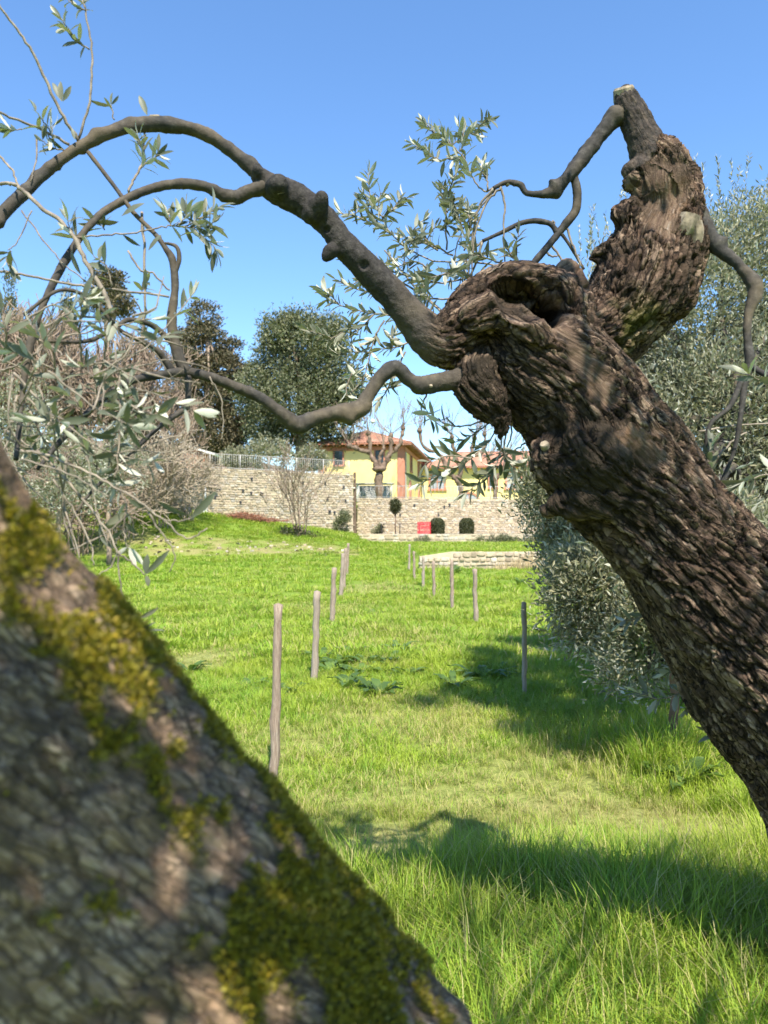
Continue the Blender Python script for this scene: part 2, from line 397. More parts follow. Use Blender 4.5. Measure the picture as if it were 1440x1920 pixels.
DRY = [(.75, 4.7, 1.0, .62), (-.02, 3.75, .38, .95), (1.42, 4.05, .45, .9), (1.0, 4.35, .35, .8), (-2.3, 9.6, .8, .7), (-1.3, 16, 1.2, .5), (.2, 11.0, 1.1, .42), (.35, 6.3, .9, .5), (-.6, 5.6, .7, .5), (2.2, 10.2, .6, .7), (-.2, 21, 1.6, .5), (-.5, 4.3, .7, .45)]
def dry_at(x, y):
    p = np.stack([x, y, x * 0], -1); n = fbm(p * 2.3, 3, 8)
    d = np.zeros(len(x)) + .03
    for cx, cy, r, a in DRY:
        d = np.maximum(d, .85 * a * sm(1.25, .3, np.hypot(x - cx, (y - cy) * .8) / r + .5 * n))
    d = np.maximum(d, .25 * sm(.3, .65, fbm(p * .55, 3, 21)))
    b = sm(35.8, 36.6, y) * sm(41.0, 39.0, y) * (x < -1.2); d = np.maximum(d, b * (.55 + .9 * n))      # stony face of the bank
    return np.clip(d, 0, 1)
f_terrain()
pb = Buf(); pb.box((8.9, 54.3, 1.46), (21.2, 7.2, .1)); obj('patio', pb.mesh('patio', False), plain('patio_gravel', (.42, .36, .27), .95, .2, 3), kind='structure')

def f_hills():
    xs = np.linspace(-420, 420, 85); ys = np.geomspace(140, 420, 24); X, Y = np.meshgrid(xs, ys); nx = len(xs)
    u = np.clip((Y - 140) / 180, 0, 1)
    px = X / Y * FPX
    H = (18 + 16 * sm(-60, -420, px) - 13 * sm(-150, 30, px)) * np.sin(u * 1.57) + 3
    nn = fbm(np.stack([X / 30, Y / 30, X * 0], -1).reshape(-1, 3), 4, 4).reshape(X.shape); H = H + 3 * nn * u
    i, j = np.meshgrid(np.arange(len(ys) - 1), np.arange(nx - 1), indexing='ij'); a = (i * nx + j).ravel()
    obj('hills', mk_mesh('hills', np.stack([X, Y, H], -1).reshape(-1, 3), np.stack([a, a + 1, a + 1 + nx, a + nx], 1)), M_hill, kind='structure')
f_hills()

# ------------------------------------------------------------------ leaves (baked)
LT_FAR = (np.array([[0, 0, 0], [.48, .5, .04], [.48, -.5, .04], [1, 0, 0.]]), None, np.array([[0, 2, 3], [0, 3, 1]]))
LT_NEAR = (np.array([[0, .04, 0], [0, -.04, 0], [.28, .40, .03], [.28, 0, -.01], [.28, -.40, .03], [.6, .46, .03], [.6, 0, .0], [.6, -.46, .03], [.85, .24, -.02], [.85, 0, -.045], [.85, -.24, -.02], [1, 0, -.09]]),
           np.array([[1, 4, 3, 0], [4, 7, 6, 3], [3, 6, 5, 2], [7, 10, 9, 6], [6, 9, 8, 5]]), np.array([[0, 3, 2], [10, 11, 9], [9, 11, 8]]))
def unit(v): return v / (np.linalg.norm(v, axis=-1, keepdims=True) + 1e-9)
def bake(b, pos, dr, nr, ln, wd, T=LT_FAR):
    dr = unit(dr); nr = unit(nr - dr * (nr * dr).sum(-1, keepdims=True)); sd = np.cross(nr, dr)
    tv, q, t = T; n, m = len(pos), len(tv)
    ln = np.broadcast_to(ln, (n,))[:, None, None]; wd = np.broadcast_to(wd, (n,))[:, None, None]
    V = pos[:, None] + ln * (tv[None, :, 0:1] * dr[:, None] + tv[None, :, 2:3] * nr[:, None]) + wd * tv[None, :, 1:2] * sd[:, None]
    o = (np.arange(n) * m)[:, None, None]
    b.add(V.reshape(-1, 3), None if q is None else (q[None] + o).reshape(-1, 4), (t[None] + o).reshape(-1, 3))
def rdir(n): return unit(rng.normal(size=(n, 3)))
def lobe_points(lobes, n, hollow=.55):
    """points in ellipsoids (centre, radii) biased to the shell"""
    w = np.array([l[1][0] * l[1][1] + l[1][1] * l[1][2] for l in lobes]); k = rng.choice(len(lobes), n, p=w / w.sum())
    c = np.array([l[0] for l in lobes])[k]; r = np.array([l[1] for l in lobes])[k]
    return c + rdir(n) * r * (hollow + (1 - hollow) * rng.random(n) ** .6)[:, None], c
def foliage(lobes, nclump, per, cs, ln, wd, flat=0., up=.25, hollow=.55, drop=.35):
    """many small leaf faces grouped into clumps"""
    cp, cc = lobe_points(lobes, nclump, hollow)
    keep = fbm(cp / (cs * 4.5), 2, 31) > -drop; cp, cc = cp[keep], cc[keep]
    pos = np.repeat(cp, per, 0); out = unit(np.repeat(cp - cc, per, 0)); n = len(pos)
    j = rng.normal(size=(n, 3)) * cs * .5; j[:, 2] *= 1 - flat; pos = pos + j
    dr = unit(rdir(n) + .7 * out + np.array([0, 0, up])); nr = rdir(n) + out * .8 + np.array([0, 0, .4])
    b = Buf(); bake(b, pos, dr, nr, ln * rng.uniform(.6, 1.35, n), wd * rng.uniform(.7, 1.3, n)); return b
def pl(px, py, d, rx, ry, rd=None):
    """ellipsoid given in photo pixels at depth d"""
    return (P(px, py, d), np.array([rx / FPX * d, (rd or rx) / FPX * d, ry / FPX * d]))

def tree_frame(base, top, r, lobes, n=9):
    """trunk with limbs reaching into the lobes; base and top world points"""
    b = Buf(); base = np.asarray(base, float); top = np.asarray(top, float)
    k = np.linspace(0, 1, 9)[:, None]; p = base + (top - base) * k + rng.normal(size=(9, 3)) * r * .35 * k * (1 - k) * 3
    b.tube(p, r * np.array([1.5, 1.1, 1, .95, .9, .85, .75, .6, .4]), 10)
    for i in range(n):
        c, rr = lobes[i % len(lobes)]; s = p[rng.integers(3, 8)]; e = c + rdir(1)[0] * rr * .75
        m = s + (e - s) * .5 + rng.normal(size=3) * .12 * np.linalg.norm(e - s); m[2] += .08 * np.linalg.norm(e - s)
        q = cat([s, m, e], 5); b.tube(q, np.linspace(r * .5, r * .06, len(q)), 6)
    return b

def crown_tree(name, label, category, base, top, r, lobes, leaves, mleaf, mbark=M_bare, group=None, limbs=9):
    t = thing(name, label, category, base, group)
    bufobj('trunk', tree_frame(base, top, r, lobes, limbs), mbark, t, off=base)
    o = bufobj('crown', leaves, mleaf, t, False, off=base); return t

# ------------------------------------------------------------------ stone walls
def stone_variants(n=7):
    out = []
    for s in range(n):
        r = np.random.default_rng(100 + s); k = 8; a = np.linspace(0, 2 * np.pi, k, endpoint=False) + .39
        sq = np.stack([np.sign(np.cos(a)) * np.abs(np.cos(a)) ** .45, np.sign(np.sin(a)) * np.abs(np.sin(a)) ** .45], 1) * .5 * r.uniform(.86, 1.04, (k, 1))
        ring = lambda sc, y: np.stack([sq[:, 0] * sc, np.full(k, y) + r.normal(size=k) * .04 * (y < 0), sq[:, 1] * sc], 1)
        V = np.concatenate([ring(1, .4), ring(1, -.55), ring(.8, -1.0), [[0, -1.08, 0]]])
        j = np.arange(k); m = (j + 1) % k
        Q = np.concatenate([np.stack([j, m, m + k, j + k], 1), np.stack([j + k, m + k, m + 2 * k, j + 2 * k], 1)])
        out.append((V, Q, np.stack([j + 2 * k, m + 2 * k, np.full(k, 3 * k)], 1)))
    return out
SV = stone_variants(); SM = [mk_mesh('stone', *v, smooth=False) for v in SV]
for m_ in SM: m_.materials.append(M_stone)
def stone_wall(label, A, B, zb, zt, hr, wr, thick, nparts=300, proud=.05, group=None, holes=0, cap=None):
    A = np.array(A, float); B = np.array(B, float); e = B - A; Ln = np.hypot(*e); e = e / Ln; ang = math.atan2(e[1], e[0]); nrm = np.array([-e[1], e[0]])
    z0 = min(zb(0), zb(Ln)) - .3
    t = thing('stone_wall', label, 'wall', (A[0], A[1], z0), group)
    b = Buf(); ss = np.linspace(0, Ln, 24); f = np.array([[A[0] + e[0] * s, A[1] + e[1] * s] for s in ss])
    V = np.concatenate([np.c_[f, [zb(s) - .4 for s in ss]], np.c_[f, [zt(s) - .02 for s in ss]], np.c_[f + nrm * thick, [zt(s) - .02 for s in ss]], np.c_[f + nrm * thick, [zb(s) - .4 for s in ss]]])
    j = np.arange(23); Q = []
    for a_ in range(4): c = ((a_ + 1) % 4) * 24; Q.append(np.stack([a_ * 24 + j, a_ * 24 + j + 1, c + j + 1, c + j], 1))
    Q.append(np.array([[0, 24, 48, 72], [23, 95, 71, 47]])); b.add(V, np.concatenate(Q))
    bufobj('core', b, M_mortar, t, False, off=(A[0], A[1], z0))
    st = []; zmax = max(zt(0), zt(Ln)); z = min(zb(0), zb(Ln)) - .1
    while z < zmax:
        h = random.uniform(*hr); s = random.uniform(-.2, 0)
        while s < Ln:
            w = random.uniform(*wr) * (1.3 if random.random() < .15 else 1)
            sc = s + w / 2; zc = z + h / 2 + random.uniform(-.12, .12) * h
            if 0 < sc < Ln and zb(sc) - h * .6 < zc < zt(sc) - h * .3 and random.random() > .05:
                hh = h * random.uniform(.75, 1.0) * .97
                if random.random() < .12: hh *= .55
                st.append((sc, zc, w * .94, hh, random.uniform(-.09, .09), random.randrange(len(SV)), random.uniform(.5, 1.2)))
            s += w
        z += h
    def inview(q):
        x, y = A + e * q[0]; u = CX + FPX * x / y; return 0 < u < 1440
    st.sort(key=lambda q: -(q[2] * q[3]) * inview(q))
    rest = Buf()
    for i, (s, zc, w, h, rt, vi, pr) in enumerate(st):
        c = np.array([A[0] + e[0] * s, A[1] + e[1] * s, zc])
        Mx = Matrix.Translation(Vector(c - np.array([A[0], A[1], z0]))) @ Matrix.Rotation(ang, 4, 'Z') @ Matrix.Rotation(rt, 4, 'Y') @ Matrix.Diagonal((w, proud * pr, h, 1))
        if i < nparts:
            o = obj('stone', SM[vi], None, t); o.matrix_local = Mx
        else:
            V, Q, T = SV[vi]; m = np.array(Mx); rest.add(V @ m[:3, :3].T + m[:3, 3], Q, T)
    if rest.n: obj('stone_rubble', rest.mesh('stone_rubble', False), M_stone, t, kind='stuff')
    if holes:
        for k in range(holes):
            s = random.uniform(.05, .97) * Ln; zc = zb(s) + (zt(s) - zb(s)) * random.choice([.35, .55, .8]) + random.uniform(-.1, .1)
            hb = Buf(); c = np.array([A[0] + e[0] * s, A[1] + e[1] * s, zc]) - np.append(nrm, 0) * .06
            hb.box(c, (.13, .06, .2), ang); bufobj('weep_hole', hb, M_dark, t, False, off=(A[0], A[1], z0))
    return t, (A[0], A[1], z0), ang
LW0 = -17.0; LWL = math.hypot(-2.23 - LW0, wall_y(-2.23) - wall_y(LW0))
xl = lambda s: LW0 + (-2.23 - LW0) * s / LWL
tl, offl, angl = stone_wall('tall pale rubble stone retaining wall with the railing on top', (LW0, wall_y(LW0)), (-2.23, wall_y(-2.23)),
    lambda s: Gz(xl(s), wall_y(xl(s)) - .3), lambda s: 5.80, (.10, .19), (.14, .40), 1.5, holes=26)
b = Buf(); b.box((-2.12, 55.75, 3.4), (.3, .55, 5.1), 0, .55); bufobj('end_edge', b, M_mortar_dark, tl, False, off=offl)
stone_wall('lower pale rubble stone wall below the yellow house', (-2.0, 58.), (21, 58.), lambda s: 1.45, lambda s: 4.22 - .006 * s, (.09, .18), (.13, .36), .9, holes=6)
stone_wall('very low stone kerb wall along the front of the patio', (-1.6, 50.), (19, 50.), lambda s: .85, lambda s: 1.5, (.14, .24), (.25, .6), .4, 120)
stone_wall('short knee-high dry stone terrace wall behind the right row of posts', (1.3, 28.), (15, 28.1), lambda s: Gz(1.3 + s, 27.7) - .05, lambda s: .72 + .17 * min(1, s / 1.2), (.12, .23), (.16, .36), .5, 300, .06)
rb0 = Buf()
for i in range(130):
    x = rng.uniform(-15, -1.5); y = 37.6 + rng.normal() * .9 + .5 * math.sin(x * .9); sz = rng.uniform(.07, .18); V, Q, T = SV[i % len(SV)]
    a = rng.random() * 6.28; R = np.array([[math.cos(a), -math.sin(a), 0], [math.sin(a), math.cos(a), 0], [0, 0, 1]]); rb0.add((V * np.array([sz * 1.3, sz * .5, sz * .7])) @ R.T + np.array([x, y, Gz(x, y) + .0 + rng.random() * .05]), Q, T)
tag(obj('bank_rubble', rb0.mesh('bank_rubble', False), M_stone, kind='stuff'), 'loose pale stones strewn along the foot of the grassy bank', 'stones')
# dry grass hanging over the terrace wall and tufts on the bank are part of the grass below

# ------------------------------------------------------------------ railing on the left wall
def railing(name, label, pts, zf, h, gap, postgap, group=None):
    p0 = np.append(pts[0], zf(0)); t = thing(name, label, 'railing', p0, group); A = np.array(pts[0]); B = np.array(pts[1]); Ln = np.hypot(*(B - A)); e = (B - A) / Ln
    w = lambda s, z: np.append(A + e * s, z)
    for zz in (.1, h):
        b = Buf(); b.tube([w(0, zf(0) + zz), w(Ln, zf(Ln) + zz)], .022, 6); bufobj('rail', b, M_metal, t, off=p0)
    n = max(1, round(Ln / postgap))
    for i in range(n + 1):
        s = Ln * i / n; b = Buf(); b.tube([w(s, zf(s) - .05), w(s, zf(s) + h + .03)], .03, 6); bufobj('post', b, M_metal, t, off=p0)
    bm = Buf(); bm.tube([(0, 0, .1), (0, 0, h)], .011, 4); me = bm.mesh('bar'); me.materials.append(M_metal); k = int(Ln / gap)
    for i in range(1, k):
        s = Ln * i / k; o = obj('bar', me, None, t); o.location = Vector(w(s, zf(s)) - p0)
o_ = .35 * np.array([-.506, .862])
railing('metal_railing', 'thin galvanised railing along the top of the tall stone wall', [(-13.0 + o_[0], wall_y(-13.0) + o_[1]), (-2.35 + o_[0], wall_y(-2.35) + o_[1])], lambda s: 5.78, 1.0, .16, 2.0)
railing('metal_railing', 'thin railing on the lower wall in front of the yellow house', [(-1.9, 58.3), (20.5, 58.3)], lambda s: 4.2 - .006 * s, .95, .3, 2.6)

# ------------------------------------------------------------------ yellow house
HO = np.array([1.69, 66., 3.9]); hrz = math.radians(-8.86)
house = thing('yellow_house', 'yellow plastered villa with terracotta corner strips and hipped tile roof', 'house', HO, None, hrz)
def hbox(name, c, d, m, parent=None):
    b = Buf(); b.box(c, d); return obj(name, b.mesh(name, False), m, parent or house)
hbox('wall', (-3.75, 9.85, 2.45), (7.5, 19.7, 5.5), M_yellow)
for c, d in (((-7.25, -.03, 2.3), (.55, .1, 5.0)), ((-.26, -.03, 2.3), (.55, .1, 5.0)), ((.03, .27, 2.3), (.1, .5, 5.0))): hbox('corner_strip', c, d, M_orange)
hbox('eave_shade_band', (-3.75, -.04, 4.98), (7.6, .12, .34), M_orange); hbox('eave_shade_band', (.04, 9.85, 4.98), (.12, 19.6, .34), M_orange)  # orange-brown strips painted where the shade of the eaves falls
def hip_roof(x0, x1, y0, y1, z, rise, hip, parent, axis='y'):
    b = Buf()
    def slope(e0, e1, r0, r1, n):
        """corrugated pan: eave e0-e1, ridge r0-r1, n rows of cover tiles"""
        e0, e1, r0, r1 = map(np.array, (e0, e1, r0, r1)); k = n * 4 + 1; t = np.linspace(0, 1, k)[:, None]
        E = e0 + (e1 - e0) * t; R = r0 + (r1 - r0) * t; w = .055 * np.abs(np.sin(np.arange(k) / 4 * np.pi))[:, None] * np.array([0, 0, 1.])
        V = np.concatenate([E + w - [0, 0, .0], R + w]); j = np.arange(k - 1)
        b.add(V, np.stack([j, j + 1, j + 1 + k, j + k], 1))
    if axis == 'y':
        xm = (x0 + x1) / 2; ra, rb = (xm, y0 + hip, z + rise), (xm, y1 - hip, z + rise)
        slope((x0, y0, z), (x1, y0, z), ra, ra, int((x1 - x0) / .24)); slope((x1, y0, z), (x1, y1, z), ra, rb, int((y1 - y0) / .24))
        slope((x1, y1, z), (x0, y1, z), rb, rb, 20); slope((x0, y1, z), (x0, y0, z), rb, ra, int((y1 - y0) / .24))
    else:
        ym = (y0 + y1) / 2; ra, rb = (x0 + hip, ym, z + rise), (x1 - hip, ym, z + rise)
        slope((x0, y0, z), (x1, y0, z), ra, rb, int((x1 - x0) / .24)); slope((x1, y0, z), (x1, y1, z), rb, rb, 20)
        slope((x1, y1, z), (x0, y1, z), rb, ra, int((x1 - x0) / .24)); slope((x0, y1, z), (x0, y0, z), ra, ra, 20)
    r = obj('roof', b.mesh('roof', False), M_roof, parent)
    s = Buf(); s.box(((x0 + x1) / 2, (y0 + y1) / 2, z - .06), (x1 - x0, y1 - y0, .09)); obj('soffit', s.mesh('soffit', False), M_orange, r)
    rt = Buf()
    for i in range(int((x1 - x0 - .2) / .55) + 1): rt.box((x0 + .1 + i * .55, y0 + .42, z - .17), (.1, .8, .12))
    for i in range(int((y1 - y0 - .2) / .55) + 1): rt.box((x1 - .42, y0 + .1 + i * .55, z - .17), (.8, .1, .12))
    obj('rafter_tails', rt.mesh('rafter_tails', False), M_roof, r, kind='stuff')
    rr = Buf(); rr.tube([np.array(ra), np.array(rb)], .12, 8); obj('ridge_tiles', rr.mesh('ridge_tiles'), M_roof, r)
hip_roof(-8.3, .8, -.8, 20.5, 5.38, 1.55, 4.0, house)
def hwindow(x, y, z, w, h, side, parent, shutters=True, pane=M_pane):
    """window on the front (side=0: wall faces -y) or on the flank (side=1: wall faces +x)"""
    f = Buf(); t = .13
    def bx(b, u, v, du, dv, dep, out):
        b.box((x + u, y - out, z + v), (du, dep, dv)) if side == 0 else b.box((x + out, y + u, z + v), (dep, du, dv))
    bx(f, -(w + t) / 2, 0, t, h + 2 * t, .12, .05); bx(f, (w + t) / 2, 0, t, h + 2 * t, .12, .05); bx(f, 0, (h + t) / 2, w, t, .12, .05)
    o = obj('window', f.mesh('window', False), M_orange, parent)
    s = Buf(); bx(s, 0, -(h + t) / 2, w + .3, t, .2, .06); obj('sill', s.mesh('sill', False), M_orange, o)
    g = Buf(); bx(g, 0, 0, w, h, .05, .012); obj('pane', g.mesh('pane', False), pane, o)
    m_ = Buf(); bx(m_, 0, 0, .06, h, .05, .045); bx(m_, 0, .15, w, .05, .05, .043); obj('mullion', m_.mesh('mullion', False), M_green if shutters else M_white, o)
hwindow(-5.7, 0, 4.24, .72, 1.3, 0, house); hwindow(-2.1, 0, 4.24, .72, 1.3, 0, house)
hwindow(0, 4.98, 4.1, 1.1, 1.5, 1, house); hwindow(0, 11.2, 4.1, 1.1, 1.5, 1, house)
def arch_window(u, y, z, w, h, parent, pane, face=0):
    """arched opening with a brick surround; face 0 front, 1 flank"""
    def to(a, bb, out): return (u + a, y - out, z + bb) if face == 0 else (y + out, u + a, z + bb)
    n = 12; r = w / 2; out_ = []
    ang = np.linspace(0, np.pi, n)
    inner = [(-r, 0.)] + [(-r * math.cos(a), h - r + r * math.sin(a)) for a in ang] + [(r, 0.)]; R = r + .2
    outer = [(-R, 0.)] + [(-R * math.cos(a), h - r + R * math.sin(a)) for a in ang] + [(R, 0.)]
    k = len(inner); V = [to(a, c, .1) for a, c in inner] + [to(a, c, .1) for a, c in outer] + [to(a, c, -.02) for a, c in inner] + [to(a, c, -.02) for a, c in outer]
    j = np.arange(k - 1); Q = np.concatenate([np.stack([j, j + 1, j + 1 + k, j + k], 1), np.stack([j + k, j + k + 1, j + 3 * k + 1, j + 3 * k], 1), np.stack([j, j + 2 * k, j + 2 * k + 1, j + 1], 1)])
    o = obj('arched_window', mk_mesh('arched_window', V, Q, smooth=False), M_orange, parent)
    V = [to(a, c, .03) for a, c in inner] + [to(0, h / 2, .03)]; j = np.arange(k)
    obj('pane', mk_mesh('pane', V, None, np.stack([j, (j + 1) % k, np.full(k, k)], 1), False), pane, o)
    m_ = Buf()
    if face == 0: m_.box(to(0, h / 2 - .03, .06), (.09, .05, h - .1)); m_.box(to(0, h * .45, .062), (w, .05, .05))
    else: m_.box(to(0, h / 2 - .03, .06), (.05, .09, h - .1))
    obj('mullion', m_.mesh('mullion', False), M_orange, o)
    sb = Buf(); sb.box(to(0, -.1, .06), (w + .6, .24, .2) if face == 0 else (.24, w + .6, .2)); obj('sill', sb.mesh('sill', False), M_orange, o)
arch_window(4.3, 0, .6, 1.0, 1.7, house, M_palepane, 1); arch_window(11.6, 0, .4, 1.0, 1.5, house, M_palepane, 1)
hbox('downpipe', (.09, .75, 2.3), (.09, .09, 4.9), M_metal)
wing = thing('yellow_house_wing', 'lower yellow wing with arched window right of the villa', 'house', HO + np.array([math.cos(hrz) * .01 - math.sin(hrz) * 14, math.sin(hrz) * .01 + math.cos(hrz) * 14, 0]), None, hrz)
hbox('wall', (9.1, 3.0, 2.0), (18, 6, 4.9), M_yellow, wing); hip_roof(.05, 18.8, -.7, 6.7, 4.45, 1.8, 3.0, wing, 'x')
arch_window(1.68, 0, 2.25, 1.4, 1.65, wing, M_palepane); arch_window(4.97, 0, .2, 2.0, 1.5, wing, M_palepane); arch_window(9.5, 0, 2.25, 1.4, 1.65, wing, M_palepane); hwindow(7.4, 0, 2.9, .8, 1.2, 0, wing)
# veranda with white lattice
ver = thing('lattice_veranda', 'white lattice veranda panels behind the pollarded tree', 'veranda', HO + np.array([-3.6, -2.2, 0]), None, hrz)
for x0_, x1_ in ((-1.9, -.35), (-.2, 1.2), (1.35, 2.5)):
    lt = Buf(); n = int((x1_ - x0_) / .14)
    for i in range(-8, n + 1):
        for s in (1, -1):
            a = np.array([x0_ + i * .14, 0, .05 if s > 0 else 1.6]); c = a + np.array([1.1, .0, 1.1 * s]);
            lo = np.clip((x0_ - a[0]) / 1.1, 0, 1); hi = np.clip((x1_ - a[0]) / 1.1, 0, 1)
            if hi - lo > .05: lt.tube([a + (c - a) * lo + [0, .012 * s, .22 * 0], a + (c - a) * hi + [0, .012 * s, 0]], .014, 3)
    obj('lattice', lt.mesh('lattice', False), M_white, ver, kind='stuff')
    for xx in (x0_ - .05, x1_ + .05):
        pb_ = Buf(); pb_.box((xx, 0, .85), (.1, .1, 1.75)); obj('post', pb_.mesh('post', False), M_white, ver)
db = Buf(); db.box((.2, 1.0, .85), (4.2, .05, 1.6)); obj('glazing', db.mesh('glazing', False), M_pane, ver)
rb_ = Buf(); rb_.box((.3, .5, 1.77), (4.7, 1.4, .09)); obj('canopy', rb_.mesh('canopy', False), M_metal, ver)

# ------------------------------------------------------------------ bare, pollarded and evergreen trees behind
def grow(b, p, d, ln, r, lev, spread=.5, up=.12, n=(4, 6), wig=.16, k=5, sides=4, minr=.004):
    q = [np.array(p)]; d = unit(np.array(d))
    for i in range(k):
        d = unit(d + rng.normal(size=3) * wig + np.array([0, 0, up])); q.append(q[-1] + d * ln / k)
    q = np.array(q); b.tube(q, np.linspace(r, max(r * .55 if lev else minr, minr), k + 1), sides if r > .03 else 3, False)
    if lev == 0: return
    for i in range(rng.integers(*n)):
        j = rng.integers(2, k + 1); dd = unit(d + rdir(1)[0] * spread * 1.6)
        grow(b, q[j], dd, ln * rng.uniform(.5, .78), max(r * .5, minr), lev - 1, spread, up, n, wig, k, sides, minr)
def bare_tree(label, base, h, r, lev=4, spread=.5, stems=1, m=M_bare, group=None, name='bare_tree', minr=.012, up=.12, n=(3, 6), trunk_frac=.35):
    t = thing(name, label, 'tree' if stems == 1 else 'shrub', base, group); b = Buf()
    for s in range(stems):
        d = np.array([0, 0, 1.]) + (rdir(1)[0] * spread * .9 if stems > 1 else rdir(1)[0] * .08); d[2] = abs(d[2]) + .3
        off = rng.normal(size=3) * (.25 if stems > 1 else 0) * h * .12; off[2] = -.1
        grow(b, np.asarray(base) + off, d, h * trunk_frac, r, lev, spread, up, n, .13, 5, 5, minr)
    bufobj('branches', b, m, t, off=base); return t
def gpt(px, d, dz=0): x = (px - CX) / FPX * d; return np.array([x, d, Gz(x, d) + dz])
# thicket of bare shrubs and trees at the left
for i, (px, d, h, lb) in enumerate([(-25, 43, 12.5, 'tall bare brown tree cut by the far left edge'), (35, 45, 12.8, 'tall bare brown tree second from the left edge'), (85, 47, 12.2, 'tall bare brown tree third from the left edge'), (135, 44, 12.4, 'bare brown tree below the pointed pale cypress'),
        (185, 47, 12.2, 'bare brown tree in front of the far dark treetop'), (232, 45, 12.4, 'bare brown tree between the far dark treetop and the dark conifer'), (278, 48, 11.6, 'bare brown tree with thin upright twigs left of the dark conifer'), (318, 47, 9.0, 'bare brown tree leaning against the dark conifer')]):
    bare_tree(lb, gpt(px, d, -.1), h, .14, 4, .58, m=M_bare, group='bare trees of the thicket', minr=.028, n=(5, 8), up=.13, trunk_frac=.40)
for i, (px, d, h, lb) in enumerate([(60, 34, 6.0, 'leafless arching shrub nearest the left edge of the thicket'), (150, 36, 6.0, 'leafless arching shrub in the middle of the thicket'), (235, 38, 6.0, 'leafless shrub above the dark screen'),
        (300, 41, 5.8, 'pale leafless shrub with arching stems beside the wall'), (350, 43.5, 4.6, 'small leafless shrub hanging over the left end of the wall')]):
    bare_tree(lb, gpt(px, d, -.1), h, .045, 3, .55, stems=9, m=M_barew if i > 1 else M_bare, group='shrubs of the thicket', name='bare_shrub', minr=.018, up=.02, n=(4, 6), trunk_frac=.5)
# shrub with bare stems on the bank, small evergreen shrub at the corner
bare_tree('bare branched shrub standing in front of the tall wall', gpt(562, 43.5, -.05), 6.2, .05, 3, .5, stems=7, m=M_bare, name='bare_shrub', minr=.014, up=.1, n=(3, 5), trunk_frac=.42)
bl = [pl(548, 1010, 43.2, 24, 22), pl(578, 1012, 43.4, 20, 18)]
t = thing('ivy_clump', 'dark leafy clump at the foot of the bare branched shrub', 'shrub', gpt(560, 43.2, -.02)); lf = foliage(bl, 260, 10, .22, .14, .07); bufobj('foliage', lf, M_hedge, t, False, off=np.array(t.location))
t = thing('evergreen_shrub', 'upright green shrub at the corner of the tall wall', 'shrub', gpt(641, 52, -.02)); lf = foliage([pl(641, 990, 52, 15, 20), pl(646, 972, 52, 9, 12)], 320, 10, .22, .14, .07, up=.8); bufobj('foliage', lf, M_oak, t, False, off=np.array(t.location))
# dark conifer (three tiers seen in outline), round holm oak
lob = [pl(385, 600, 72, 32, 36), pl(385, 650, 72, 48, 40), pl(352, 690, 72, 34, 40), pl(425, 690, 72, 40, 42), pl(390, 745, 72, 62, 48), pl(400, 810, 72, 58, 50), pl(345, 770, 72, 36, 60), pl(448, 770, 72, 34, 66), pl(430, 660, 72, 26, 26), pl(340, 640, 72, 18, 22), pl(420, 845, 72, 44, 26)]
bz = gpt(395, 72); crown_tree('dark_cypress', 'dark brownish conifer with tiered crown left of the round oak', 'tree', bz, P(390, 600, 72), .45, lob, foliage(lob, 4000, 16, .6, .28, .13, .5, .35, .45, .34), M_conifer, limbs=16)
lob = [pl(565, 660, 67, 78, 62), pl(520, 700, 67, 56, 72), pl(615, 700, 67, 60, 72), pl(560, 755, 67, 92, 62), pl(520, 625, 67, 36, 36), pl(610, 625, 67, 42, 36), pl(640, 790, 67, 42, 52), pl(500, 790, 67, 40, 42), pl(570, 800, 67, 60, 36), pl(478, 735, 67, 40, 50), pl(648, 752, 67, 34, 56), pl(505, 828, 67, 40, 24), pl(560, 612, 67, 44, 30)]
bz = gpt(563, 67); crown_tree('holm_oak', 'round dense holm oak standing behind the tall wall', 'tree', bz, P(565, 740, 67), .42, lob, foliage(lob, 4200, 15, .6, .28, .14, 0, .3, .5, .33), M_oak, limbs=16)
lob = [pl(200, 520, 100, 30, 14), pl(190, 545, 100, 42, 18), pl(205, 570, 100, 45, 20)]
bz = gpt(200, 100); crown_tree('umbrella_pine', 'small dark flat treetop far behind the bare trees', 'tree', bz, P(200, 560, 100), .5, lob, foliage(lob, 420, 14, .8, .5, .2, .5), M_conifer)
for px, top, w, lb in ((128, 540, 26, 'pointed pale green cypress behind the bare trees'), (18, 530, 24, 'blunt cypress at the far left edge behind the bare trees'), (520 - 250, 620, 20, 'narrow cypress half hidden behind the bare trees')):
    lob = [pl(px, top + 14 + 40 * k, 88, w * (.3 + .22 * k) if k < 4 else w, 34) for k in range(7)]
    bz = gpt(px, 88); crown_tree('cypress', lb, 'tree', bz, P(px, top + 30, 88), .25, lob, foliage(lob, 700, 12, .5, .34, .14, 0, 1.2, .6, .9), M_cyp, group='far cypresses', limbs=5)
